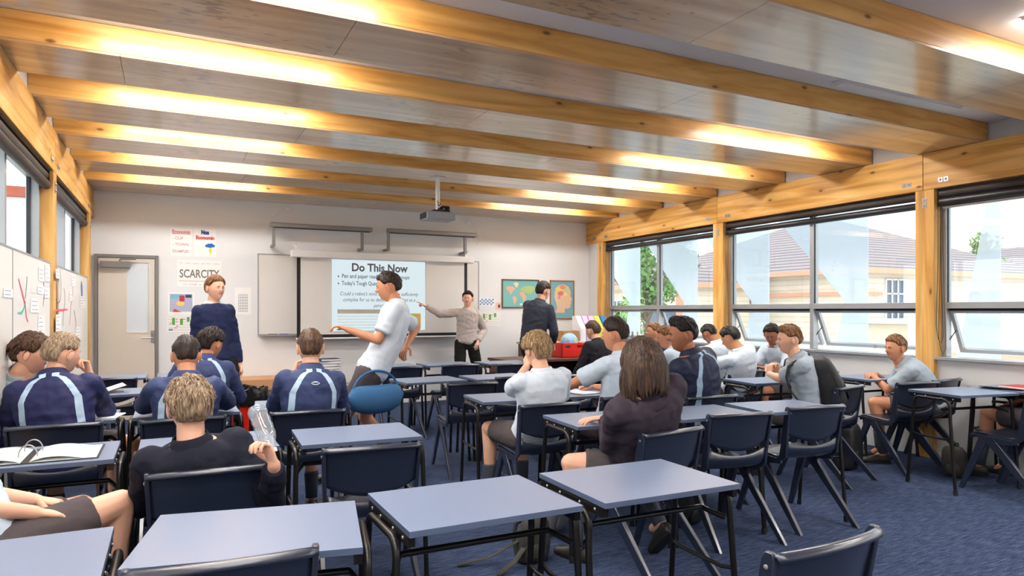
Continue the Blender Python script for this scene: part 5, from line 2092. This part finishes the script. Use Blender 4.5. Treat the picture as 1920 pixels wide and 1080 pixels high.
def shoe(mb, ankle, fwd, s, flat_=True, up=None):
    up = up or Vector((0, 0, 1))
    fwd = (fwd - up * fwd.dot(up)).normalized()
    sd = fwd.cross(up)
    base = ankle - up * (.085 * s)
    rows = []
    for (v_, w_, h_, z0) in ((-.065, .018, .05, .012), (-.055, .030, .075, .0), (-.01, .034, .085, .0), (.05, .036, .078, .0), (.10, .042, .058, .0), (.15, .044, .048, .0), (.185, .034, .040, .004), (.20, .016, .026, .010)):
        row = []
        for j in range(14):
            a = 2 * PI * j / 14
            x = w_ * math.copysign(abs(math.cos(a)) ** .7, math.cos(a))
            z = z0 + (h_ - z0) * (.5 + .5 * math.copysign(abs(math.sin(a)) ** .6, math.sin(a)))
            if math.sin(a) > .3:
                x *= .78
            row.append(base + fwd * v_ * s + sd * x * s + up * z * s)
        rows.append(row)
    mb.grid(rows, closed_u=True, caps=True)


def sole(mb, ankle, fwd, s, up=None):
    up = up or Vector((0, 0, 1))
    fwd = (fwd - up * fwd.dot(up)).normalized()
    sd = fwd.cross(up)
    base = ankle - up * (.085 * s)
    rows = []
    for z in (-.004, .018):
        row = []
        for j in range(20):
            a = 2 * PI * j / 20
            y = .07 + .138 * math.cos(a)
            w_ = .040 + .007 * math.cos(a)
            row.append(base + fwd * y * s + sd * (w_ * math.sin(a)) * s + up * z * s)
        rows.append(row)
    mb.grid(rows, closed_u=True, caps=True)


def person(label, hip, head, body=0, face=None, pitch=0, roll=0, s=1.0, skin='fair', hair='brown', style=None, top='polo', sleeve='short', bottom='shorts',
           lh=None, rh=None, lp=None, rp=None, lk=None, rk=None, la=None, ra=None, lhand=(25, 30, 25), rhand=(25, 30, 25), near=False, w=1.0, slouch=.04,
           seed=1, stripes=False, collar=True, point=None, cat='person', hdirs=None, collar_m=None, nk=.128, foot_up=None, palms=None, group=None, emblem=False):
    hip, head = Vector(hip), Vector(head)
    face = body if face is None else face
    bf = Vector((-math.sin(R(body)), math.cos(R(body)), 0))
    br = Vector((math.cos(R(body)), math.sin(R(body)), 0))
    Rm = Matrix.Rotation(R(face), 3, 'Z') @ Matrix.Rotation(R(-pitch), 3, 'X') @ Matrix.Rotation(R(roll), 3, 'Y')
    hup = Rm @ Vector((0, 0, 1))
    hf = Rm @ Vector((0, 1, 0))
    neck = head - hup * nk * s - hf * .030 * s
    mid = (hip + neck) / 2 - bf * slouch
    chord = (neck - hip).length

    def sp(v_):
        return hip * (1 - v_) ** 2 + mid * 2 * v_ * (1 - v_) * 1.0 + neck * v_ * v_ + (mid - (hip + neck) / 2) * 2 * v_ * (1 - v_)

    def frame(v_):
        t_ = (sp(min(1, v_ + .03)) - sp(max(0, v_ - .03))).normalized()
        r_ = (br - t_ * br.dot(t_)).normalized()
        return t_, r_, t_.cross(r_)
    SEC = [(-.08, .10, .085), (0, .150, .108), (.2, .140, .100), (.4, .143, .103), (.6, .160, .112), (.76, .172, .112), (.86, .168, .100), (.92, .135, .085), (.97, .088, .072), (1.0, .066, .062)]
    voxel = .0085 if near else .012

    def torso(mb, inf, v0=-1, v1=2, loose=0.0):
        rows = []
        for (v_, a, b_) in SEC:
            if v_ < v0 - .001 or v_ > v1 + .001:
                continue
            t_, r_, f_ = frame(max(0, v_))
            cpt = sp(max(0, v_)) + (t_ * v_ * chord if v_ < 0 else Vector((0, 0, 0)))
            k = inf + loose * max(0, 1 - v_ * 1.6)
            rows.append([cpt + r_ * (math.cos(2 * PI * j / 20) * (a * s * w + k)) + f_ * (math.sin(2 * PI * j / 20) * (b_ * s * (w * .5 + .5) + k)) for j in range(20)])
        mb.grid(rows, closed_u=True, caps=True)
    base = Vector((hip.x, hip.y, 0))
    sk = MB()
    fg = MB()
    torso(sk, 0)
    chain(sk, [sp(.93), neck, neck + (head - neck) * .55], [.060 * s, .054 * s, .052 * s])
    t_, r_, f_ = frame(.87)
    sh = {}
    for sd in (-1, 1):
        sh[sd] = sp(.87) + r_ * sd * .152 * s * w - t_ * .012 * s
    arms = {}
    LA, LB = .285 * s, .245 * s
    for sd, tgt, pole in ((-1, lh, lp), (1, rh, rp)):
        if tgt is None:
            tgt = hip + br * sd * .12 + bf * .28 + Vector((0, 0, .06))
        tgt = Vector(tgt)
        pole = Vector(pole) if pole else (br * sd * .7 - bf * .3 + Vector((0, 0, -1)))
        el, wr2 = bend(sh[sd], tgt, LA, LB, pole)
        arms[sd] = (sh[sd], el, wr2)
        chain(sk, [sh[sd], sh[sd].lerp(el, .4), el], [.053 * s * w, .045 * s, .038 * s])
        chain(sk, [el, el.lerp(wr2, .3), wr2], [.038 * s, .037 * s, .025 * s])
        hd = (wr2 - el).normalized()
        if hdirs and hdirs.get(sd):
            hd = Vector(hdirs[sd]).normalized()
        pn = Vector((0, 0, -1)) if abs(hd.z) < .8 else -br * sd
        if palms and palms.get(sd):
            pn = Vector(palms[sd])
        lat = -br * sd + Vector((0, 0, .15)) if abs(hd.z) < .8 else bf
        hand(sk, fg, wr2, hd, pn, lat, s, lhand if sd < 0 else rhand, point=(point == sd))
    # legs
    legs = {}
    TH, SH = .43 * s, .42 * s
    for sd, kn, an in ((-1, lk, la), (1, rk, ra)):
        hj = hip + br * sd * .088 * s + bf * .02 + Vector((0, 0, -.02))
        kn = Vector(kn) if kn else hj + bf * TH * .97 + br * sd * .05 + Vector((0, 0, .0))
        if (kn - hj).length > .5:
            kn = hj + (kn - hj).normalized() * .5
        an = Vector(an) if an else Vector((kn.x - bf.x * .02, kn.y - bf.y * .02, .085 * s))
        legs[sd] = (hj, kn, an)
        chain(sk, [hj, hj.lerp(kn, .5), kn], [.088 * s * w, .074 * s * w, .056 * s])
        dkn = (an - kn)
        back = (hj - kn).normalized()
        chain(sk, [kn, kn + dkn * .3 + back * .012, kn + dkn * .65, an], [.054 * s, .053 * s, .040 * s, .034 * s])
        chain(sk, [an, an + bf * .06 - Vector((0, 0, .04))], [.034 * s, .026 * s])
    bm_ = remesh(sk, voxel * .85, 4)
    o0 = len(bm_.f)
    bm_.add(fg.v, fg.f, 0)
    make_head(bm_, head, Rm, s)
    bm_.v = [tuple(Vector(p) - base) for p in bm_.v]
    hm = HA[hair]
    root = bm_.build('person', [SK[skin], LIP, EYEW, EYED, hm], smooth=True, angle=0)
    root.location = base
    tag(root, label, cat, group)

    def child(mb, name, m_, **kw):
        mb.v = [tuple(Vector(p) - base) for p in mb.v]
        return mb.build(name, m_, root, smooth=True, angle=kw.pop('angle', 0), **kw)
    st = dict(style or {})
    child(make_hair(head, Rm, s, st, seed, near), 'hair', hm)
    # top
    tm = MB()
    inf = .014 if sleeve == 'short' else .020
    torso(tm, inf, -1, .975, .012)
    cl2 = .92
    for sd in (-1, 1):
        a, e, b_ = arms[sd]
        if sleeve == 'short':
            p = a.lerp(e, .78)
            chain(tm, [a, a.lerp(e, .5)], [.064 * s * w, .064 * s])
            tm.tube([a, a.lerp(e, .4), p], [.062 * s * w, .066 * s, .070 * s], 16)
        else:
            chain(tm, [a, a.lerp(e, .5), e], [(.068) * s * w, .062 * s, .055 * s])
            chain(tm, [e, e.lerp(b_, .5)], [.055 * s, .050 * s])
            tm.tube([e, e.lerp(b_, .5), e.lerp(b_, .93)], [.054 * s, .049 * s, .040 * s], 16)
    tp = remesh(tm, voxel, 5, .010 if sleeve == 'long' else .008, seed)
    sdv = None
    if stripes:
        sdv = []
        NS = 24
        S_ = [(sp(i / NS), frame(i / NS)) for i in range(NS + 1)]
        for p in tp.v:
            p = Vector(p)
            best = min(range(NS + 1), key=lambda i: (S_[i][0] - p).length_squared)
            v_ = best / NS
            q = p - S_[best][0]
            x = abs(q.dot(S_[best][1][1]))
            v_ += q.dot(S_[best][1][0]) / max(chord, .1)
            if v_ > .93:
                xc = .03
            elif v_ > .7:
                u = (.93 - v_) / .23
                xc = .040 + .088 * u ** .6
            else:
                xc = .128 + .004 * math.sin((.7 - v_) * 4)
            hw_ = .017 if v_ > .3 else .017
            sdv.append(abs(x - xc * s * (w * .5 + .5)) - hw_ * s if v_ < .99 else .1)
    nm = {'polo': 'polo_shirt', 'white': 'polo_shirt', 'greyshirt': 'polo_shirt', 'teach': 'shirt'}.get(top, 'jacket' if stripes else 'jumper')
    to = child(tp, nm, CL[top])
    if sdv:
        at = to.data.attributes.new('stripe', 'FLOAT', 'POINT')
        at.data.foreach_set('value', sdv)
    if not collar:
        cm = MB()
        t2 = (neck - sp(.86)).normalized()
        c0 = neck - t2 * .002
        r2 = (br - t2 * br.dot(t2)).normalized()
        f2 = t2.cross(r2)
        rows = []
        for (h_, rad) in ((-.056, .118), (-.024, .086), (.010, .066), (.022, .061), (.024, .065), (.006, .072), (-.026, .096), (-.058, .126)):
            rows.append([c0 + r2 * math.cos(2 * PI * j / 28) * rad * s + f2 * (math.sin(2 * PI * j / 28) * rad * .95 - .004) * s + t2 * h_ * s for j in range(28)])
        child(cm.grid(rows, closed_u=True), 'neckband', CL[top], solid=.002)
    if collar:
        cm = MB()
        t2 = (neck - sp(.86)).normalized()
        c0 = neck - t2 * (.012 if not stripes else -.004)
        r2 = (br - t2 * br.dot(t2)).normalized()
        f2 = t2.cross(r2)
        rows = []
        for (h_, rad) in ((-.034, .084), (-.012, .072), (.018, .064), (.024, .066), (.014, .072), (-.016, .090), (-.038, .102)):
            rows.append([c0 + r2 * math.cos(2 * PI * j / 28) * rad * s + f2 * (math.sin(2 * PI * j / 28) * rad * .95 - .004) * s + t2 * (h_ - .018 * max(0, math.sin(2 * PI * j / 28)) ** 2) * s for j in range(28)])
        child(cm.grid(rows, closed_u=True), 'collar', CL[collar_m or top], solid=.003)
        if stripes:
            at = bpy.context.scene and root.children[-1].data.attributes.new('stripe', 'FLOAT', 'POINT')
            at.data.foreach_set('value', [.1] * len(at.data))
    if emblem:
        t3, r3, f3 = frame(.80)
        cpt = sp(.80) - f3 * (.095 * s + .036)
        em = MB()
        for q in (-1, 1):
            em.tube([cpt + r3 * x * .028 + t3 * (.008 * (1 - x * x) * q) for x in (-1, -.6, -.2, .2, .6, 1)], [.001, .003, .004, .004, .003, .001], 6)
        child(em, 'back_emblem', CL['white'])
    # bottom
    bmx = MB()
    rows = []
    t0, r0, f0 = frame(0)
    for (v_, a, b_) in ((-.11, .12, .10), (-.04, .158, .118), (.03, .165, .122), (.10, .150, .112)):
        cp = hip + t0 * v_
        rows.append([cp + r0 * math.cos(2 * PI * j / 20) * a * s * w + f0 * math.sin(2 * PI * j / 20) * b_ * s for j in range(20)])
    bmx.grid(rows, closed_u=True, caps=True)
    for sd in (-1, 1):
        hj, kn, an = legs[sd]
        if bottom == 'shorts':
            chain(bmx, [hj, hj.lerp(kn, .35)], [.100 * s * w, .094 * s])
            bmx.tube([hj.lerp(kn, .1), hj.lerp(kn, .45), hj.lerp(kn, .74)], [.100 * s * w, .092 * s, .086 * s], 18)
        else:
            chain(bmx, [hj, hj.lerp(kn, .5), kn], [.100 * s * w, .088 * s, .070 * s])
            chain(bmx, [kn, kn.lerp(an, .5), kn.lerp(an, .86)], [.068 * s, .062 * s, .058 * s])
    child(remesh(bmx, voxel, 4, .006, seed + 5), 'shorts' if bottom == 'shorts' else 'trousers', CL[bottom])
    for sd in (-1, 1):
        hj, kn, an = legs[sd]
        up = None
        if foot_up and foot_up.get(sd):
            up = Vector(foot_up[sd]).normalized()
        toe = (bf * 1.0 + br * sd * .2)
        if up:
            toe = toe + Vector((0, 0, -.6))
        if bottom == 'shorts':
            child(MB().tube([an.lerp(kn, .42), an.lerp(kn, .38), an.lerp(kn, .2), an + Vector((0, 0, 0))], [.047 * s, .050 * s, .045 * s, .040 * s], 14), 'sock', CL['sock'])
        m1 = MB()
        shoe(m1, an, toe, s, up=up)
        so = child(m1, 'shoe', SHOE, sub=1)
        m2 = MB()
        sole(m2, an, toe, s, up=up)
        m2.v = [tuple(Vector(p) - base) for p in m2.v]
        m2.build('sole', M['rubber'], so)
    return root


ST = {
    'short': dict(th=.015, zf=.62, zs=.20, zb=-.40, tous=.004, locks=110),
    'crop': dict(th=.016, zf=.62, zs=.22, zb=-.36, tous=.003, fade=.75, top=.006, locks=60),
    'mop': dict(th=.024, zf=.34, zs=.02, zb=-.50, tous=.008, locks=520, lift=.009),
    'tous': dict(th=.020, zf=.56, zs=.14, zb=-.46, tous=.009, locks=560, lift=.010),
    'quiff': dict(th=.017, zf=.62, zs=.22, zb=-.40, tous=.006, fade=.5, quiff=.016, locks=120, lift=.008),
    'long': dict(th=.020, zf=.50, zs=-.45, zb=-.72, tous=.004, long=True, locks=60),
}
ZH = .79
# --- left block
person('bowed student in a grey blue shirt at the left wall, face in profile', (-.62, 5.19, .55), ray_d(59, 664, 3.96), body=-125, face=-96, pitch=12, nk=.106, s=.96, hair='brown', style=ST['tous'],
       top='greyshirt', lh=(-.42, 5.06, ZH), rh=(-.55, 5.02, ZH), seed=11, slouch=.03)
person('blond student in a striped navy jacket at the left wall, hand at his mouth', (-.54, 4.55, .55), ray_d(117, 664, 3.90), body=-6, face=-48, pitch=10, skin='fair', hair='ash', style=ST['short'],
       top='jacket', sleeve='long', stripes=True, lh=(-.66, 4.84, ZH), rh=ray_d(169, 703, 4.02), rp=(.35, .5, -1), hdirs={1: (-.25, .1, 1)}, rhand=(60, 70, 40), palms={1: (-1, -.4, 0)}, seed=12, near=True, w=1.08)
person('dark haired student in a navy striped jacket leaning on his elbows, ears showing', (.07, 4.50, .55), ray_d(349, 668, 4.05), body=0, face=2, pitch=18, s=.98, skin='tan', hair='dark', style=ST['crop'],
       top='jacket2', sleeve='long', stripes=True, lh=(-.02, 4.86, ZH + .03), rh=(.20, 4.86, ZH + .03), lp=(-1, -.1, -.5), rp=(1, -.1, -.5), seed=13, near=True)
person('dark haired student in a striped navy jacket turned to the right beside the red bin', (.22, 5.70, .55), ray_d(396, 645, 5.28), body=0, face=-45, pitch=18, skin='tan', hair='dark', style=ST['tous'],
       top='jacket2', sleeve='long', stripes=True, lh=(.05, 5.98, ZH + .03), rh=(.36, 5.98, ZH + .03), seed=14)
person('blond student in a black navy sweater seen from behind, holding up a water bottle', (.13, 3.10, .53), ray_d(356, 764, 2.76), body=2, face=4, pitch=6, s=1.0, skin='fair', hair='ash', style=ST['tous'],
       top='sweater', sleeve='long', collar=False, lh=(.02, 3.40, ZH - .10), rh=ray_d(514, 872, 2.60), rp=(.3, .25, -1), hdirs={1: (-.35, .05, 1)}, rhand=(45, 55, 40), palms={1: (-.8, -.3, 0)}, seed=15, near=True, w=1.02, slouch=.01)
person('brown haired student in a striped navy jacket left of centre, hand raised to his face', (.77, 4.47, .55), ray_d(582, 654, 4.36), body=3, face=-8, pitch=6, skin='fair', hair='brown', style=dict(ST['crop'], fade=.4),
       top='jacket2', sleeve='long', stripes=True, lh=ray_d(551, 703, 4.42), lp=(-.45, .4, -1), hdirs={-1: (.25, .2, 1)}, lhand=(50, 60, 40), palms={-1: (1, 0, 0)}, rh=(.92, 4.80, ZH + .03), seed=16, near=True, emblem=True)
person('student cut off at the bottom left corner, bare knee and grey shorts', (-.60, 3.02, .56), (-.72, 3.02, 1.22), body=-82, face=-82, s=1.0, skin='fair', hair='brown', style=ST['short'],
       top='polo', rk=(-.18, 3.16, .62), ra=(-.22, 3.18, .10), lk=(-.34, 3.40, .56), la=(-.30, 3.42, .10), rh=(-.44, 2.98, .665), lh=(-.47, 3.18, .665), rp=(-.5, -.2, -.6), lp=(-.8, .1, -.5), seed=17, near=True, slouch=.02)
# --- walking
hp = ray_d(408, 640, 6.5)
person('walking student in a navy jumper with a white collar in front of the wall posters', (hp.x, hp.y, .93), ray_d(404, 541, 6.5), body=-165, face=-150, pitch=4, s=1.03, skin='fair', hair='ginger', style=ST['short'],
       top='navyj', sleeve='long', bottom='trousers', lk=(hp.x + .12, hp.y - .16, .50), la=(hp.x + .12, hp.y - .16, .09), rk=(hp.x - .10, hp.y - .02, .50), ra=(hp.x - .12, hp.y + .18, .12),
       lh=(hp.x + .21, hp.y - .0, .80), rh=(hp.x - .20, hp.y - .0, .80), lp=(.1, .6, -1), rp=(-.1, .6, -1), collar_m='white', seed=21, slouch=.0, w=.88)
hp = ray_d(697, 700, 5.6)
person('walking student in a pale blue shirt crossing before the projection screen', (hp.x, hp.y, .90), ray_d(728, 538, 5.72), body=72, face=66, pitch=14, s=1.04, skin='tan', hair='dark', style=ST['short'],
       top='white', bottom='shorts', lk=(hp.x - .22, hp.y + .06, .52), la=(hp.x - .24, hp.y + .06, .11), rk=(hp.x - .02, hp.y + .14, .50), ra=(hp.x + .20, hp.y + .06, .16),
       lh=ray_d(652, 618, 5.45), rh=ray_d(762, 648, 5.9), lp=(.3, -.4, -1), rp=(.6, .2, -.8), seed=22, slouch=.05)
hp = ray_d(874, 643, 10.14)
person('teacher in a light grey shirt and black trousers pointing at the screen', (hp.x, hp.y, .93), ray_d(877, 561, 10.12), body=158, face=148, pitch=0, s=1.0, skin='fair', hair='dark', style=dict(ST['quiff'], quiff=.008, fade=.7),
       top='teach', sleeve='long', bottom='trousers', rh=ray_d(798, 574, 10.0), rp=(-.1, 0, -1), point=1, lh=ray_d(896, 640, 10.1), lp=(.5, .2, -.4), palms={1: (0, 0, -1)},
       lk=(hp.x + .17, hp.y - .05, .50), la=(hp.x + .20, hp.y + .02, .09), rk=(hp.x - .13, hp.y - .08, .50), ra=(hp.x - .15, hp.y + .02, .09), seed=23, slouch=.0, near=True, w=.88)
hp = ray_d(1000, 650, 8.75)
person('standing student in a charcoal jacket between the two framed charts', (hp.x, hp.y, .95), ray_d(1019, 546, 8.75), body=-60, face=-70, pitch=12, s=1.05, skin='fair', hair='dark', style=ST['short'],
       top='charcoal', sleeve='long', bottom='trousers', lk=(hp.x + .10, hp.y + .12, .5), la=(hp.x + .08, hp.y + .12, .09), rk=(hp.x + .04, hp.y - .10, .5), ra=(hp.x, hp.y - .10, .09),
       lh=(hp.x + .34, hp.y + .22, 1.0), rh=(hp.x + .28, hp.y - .02, .98), seed=24, slouch=.05)
# --- middle block
person('blond student in a light blue polo seen from behind, hand at his cheek', (2.25, 4.11, .55), ray_d(1006, 657, 4.58), body=2, face=8, pitch=10, s=1.0, skin='fair', hair='blond', style=ST['mop'],
       top='white', lh=ray_d(988, 686, 4.60), hdirs={-1: (.35, .1, 1)}, lp=(-.35, .5, -1), lhand=(40, 50, 30), palms={-1: (1, .2, 0)}, rh=(2.42, 4.40, ZH), rp=(.7, -.2, -1), seed=31, near=True, w=1.05)
person('dark haired student with shaved sides in a light blue polo, writing', (2.95, 4.18, .55), ray_d(1153, 628, 5.02), body=14, face=32, pitch=8, s=1.03, skin='tan', hair='dark', style=ST['crop'],
       top='polo', lh=(2.72, 4.50, ZH), lp=(-1, -.5, -.2), rh=(3.02, 4.52, ZH), seed=32, near=True)
person('long haired student in a dark plum jersey resting an arm on the desk', (2.34, 3.07, .54), ray_d(1203, 680, 3.50), body=6, face=-2, pitch=6, s=1.0, skin='fair', hair='long', style=ST['long'],
       top='plum', sleeve='long', collar=False, lh=(2.21, 3.20, ZH), lp=(-.5, -.9, -.8), hdirs={-1: (-.9, .35, -.06)}, lhand=(6, 10, 8), rh=(2.45, 3.26, ZH - .06),
       lk=(1.99, 3.22, .55), la=(2.05, 3.20, .09), rk=(2.44, 3.32, .50), ra=(2.48, 3.05, .19), foot_up={1: (.1, .8, .8)}, seed=33, near=True, w=1.16, slouch=.015)
person('large dark haired student in a dark navy jacket with pale stripes, face in profile', (3.50, 3.90, .55), ray_d(1279, 628, 4.98), body=18, face=66, pitch=10, s=1.06, skin='brown', hair='black', style=dict(ST['quiff'], th=.020, quiff=.022, tous=.008),
       top='jacketd', sleeve='long', stripes=True, lh=(3.36, 4.34, ZH), rh=(3.62, 4.40, ZH), seed=34, near=True, w=1.18)
person('small student in a navy jacket looking left beside the far window', (5.10, 6.52, .55), ray_d(1226, 623, 8.0), body=40, face=68, pitch=0, s=.93, skin='tan', hair='ginger', style=ST['short'],
       top='jacketd', sleeve='long', lh=(4.95, 6.95, ZH), rh=(5.15, 6.98, ZH), seed=35)
person('half hidden student in a light blue shirt behind the large striped jacket', (4.62, 5.34, .55), ray_d(1249, 632, 6.95), body=25, face=60, pitch=20, s=.98, skin='tan', hair='ginger', style=ST['short'],
       top='polo', lh=(4.40, 5.82, ZH), rh=(4.60, 5.84, ZH), seed=36)
person('student in a pale blue shirt bent over the farthest window desk', (5.98, 6.38, .55), ray_d(1329, 626, 8.30), body=5, face=8, pitch=36, s=.98, skin='brown', hair='black', style=ST['short'],
       top='white', lh=(5.82, 6.86, ZH), rh=(6.08, 6.86, ZH), seed=37, slouch=.07)
person('dark haired student in pale blue bent forward in front of the middle window post', (5.30, 5.32, .55), ray_d(1369, 634, 6.98), body=8, face=12, pitch=30, s=1.02, skin='tan', hair='black', style=ST['short'],
       top='white', lh=(5.00, 5.74, ZH), rh=(5.22, 5.76, ZH), seed=38, slouch=.07)
person('dark haired student in light blue facing left under the middle window', (6.02, 5.32, .55), ray_d(1447, 627, 7.28), body=88, face=118, pitch=30, s=.98, skin='brown', hair='black', style=ST['short'],
       top='polo', lh=(5.58, 5.18, ZH), rh=(5.58, 5.36, ZH), seed=39, slouch=.06)
person('brown haired student wearing the black backpack, leaning on his desk', (4.72, 3.93, .55), ray_d(1479, 637, 5.62), body=46, face=62, pitch=8, s=1.0, skin='fair', hair='ginger', style=dict(ST['quiff'], fade=.3, tous=.008),
       top='greyshirt', lh=(4.70, 4.30, ZH + .05), hdirs={-1: (.3, .2, 1), 1: (-.2, .2, 1)}, lhand=(55, 60, 40), rhand=(55, 60, 40), palms={-1: (1, 0, 0), 1: (-1, .0, 0)}, rh=(4.84, 4.32, ZH + .05), lp=(-.8, -.4, -1),
       lk=(4.46, 4.16, .53), la=(4.48, 4.22, .09), seed=40, near=True, slouch=.05)
person('short haired student in light blue with folded arms beside the window', (6.22, 3.82, .55), ray_d(1679, 653, 6.22), body=42, face=76, pitch=6, s=.99, skin='tan', hair='ginger', style=dict(ST['crop'], fade=.5),
       top='greyshirt', lh=(5.95, 4.22, ZH), rh=(6.02, 4.22, ZH), hdirs={-1: (.6, .3, 0), 1: (-.9, .1, 0)}, lk=(5.80, 4.08, .55), la=(5.84, 4.02, .09), rk=(6.02, 4.20, .53), seed=41, near=True, slouch=.05)
person('student cut off at the right edge, bare knee and dark sock', (6.16, 2.80, .55), (6.16, 2.72, 1.20), body=4, face=4, pitch=10, s=1.0, skin='tan', hair='brown', style=ST['short'],
       top='polo', lk=(6.12, 3.28, .54), la=(6.12, 3.34, .10), rk=(6.34, 3.28, .54), lh=(6.10, 3.06, .67), rh=(6.28, 3.06, .67), lp=(-.3, -1, -.3), rp=(.2, -1, -.3), seed=42, near=True, w=.92)
hp = ray_d(1122, 690, 8.3)
person('student in a black jacket leaning by the red crate with his back to the camera', (hp.x, hp.y, .56), ray_d(1111, 620, 8.4), body=10, face=16, pitch=14, s=1.0, skin='fair', hair='brown', style=ST['short'],
       top='blackj', sleeve='long', bottom='trousers', seed=43)

# carried things
hb = ray_d(505, 828, 2.62)
t = thing('water_bottle', 'clear plastic water bottle held up by the blond student in the dark sweater', 'bottle', hb)
ax = (ray_d(487, 783, 2.64) - hb).normalized()
t.rotation_euler = ax.to_track_quat('Z', 'Y').to_euler()
M['pet'] = mat_glass('clear_pet', tint=(.86, .92, .96, 1), gl=.22, diff=.22)
MB().lathe([(.013, -.03), (.016, -.02), (.030, .01), (.036, .03), (.034, .045), (.037, .06), (.034, .075), (.037, .09), (.034, .105), (.037, .12), (.036, .135), (.026, .150), (0, .152)], n=24, caps=False).build('bottle_body', M['pet'], t, smooth=True)
MB().lathe([(0, -.045), (.016, -.045), (.016, -.03), (0, -.03)], n=18, caps=False).build('bottle_cap', M['white_pl'], t, smooth=True)
# blue bag carried by the walking student
hb = ray_d(705, 742, 5.42)
t = thing('sports_bag', 'blue sports bag swinging at the hip of the student in the pale blue shirt', 'bag', hb, R(15))
rows = []
for i in range(9):
    u = -1 + 2 * i / 8
    k = (1 - abs(u) ** 3.5) ** .5
    rows.append([(u * .26, .085 * k * math.cos(2 * PI * j / 18), .115 * k * math.sin(2 * PI * j / 18) - .03 * (1 - u * u)) for j in range(18)])
MB().grid(rows, closed_u=True, caps=True).build('bag_body', CL['bluebag'], t, smooth=True)
MB().tube([(.2 * math.cos(R(a)), 0, .04 + .16 * math.sin(R(a))) for a in range(0, 181, 12)], .010, 8).build('carry_strap', CL['bluebag'], t, smooth=True)
# backpack on the back of the student by the desk
hipv, headv = Vector((4.72, 3.93, .55)), ray_d(1479, 637, 5.62)
bp_ = backpack('backpack', 'full black backpack worn by the brown haired student near the window', 'backpack', (0, 0, 0), 0, 0, M['bag_black'], 1.02, 2, worn=True)
fw = Vector((-math.sin(R(46)), math.cos(R(46)), 0))
up = (headv - Vector((0, 0, .15)) - hipv).normalized()
rt = fw.cross(up).normalized()
fw2 = up.cross(rt).normalized()
pos = hipv - fw * .225 + up * .06
bp_.matrix_world = Matrix(((rt.x, fw2.x, up.x, pos.x), (rt.y, fw2.y, up.y, pos.y), (rt.z, fw2.z, up.z, pos.z), (0, 0, 0, 1)))
# bags on the floor
backpack('school_bag', 'black school bag on the floor beside the post at the window', 'bag', (5.35, 4.05, 0), 20, -.1, M['bag_black'], .95, 5)
backpack('school_bag', 'dark grey school bag on the floor at the right edge by the bare legs', 'bag', (5.92, 3.42, 0), -70, -.25, M['bag_olive'], .62, 6)
t = backpack('school_bag', 'grey school bag with a green lining under the chair of the blond student', 'bag', (2.12, 3.72, 0), 30, -.2, flat('bag_grey', (92, 96, 104), .8), .75, 7)
MB().grid([[(-.07, -.08, .14), (.07, -.08, .14)], [(-.05, -.10, .26), (.09, -.12, .28)], [(-.01, -.07, .34), (.07, -.09, .36)]]).build('green_flap', M['green'], t, smooth=True, solid=.012)
backpack('school_bag', 'black school bag slumped under the desk of the long haired student', 'bag', (3.0, 3.45, 0), 10, -.2, M['bag_black'], .66, 8)
# unattached templates never stay in the scene
for ob in list(bpy.data.objects):
    if ob.name not in C.objects:
        bpy.data.objects.remove(ob)
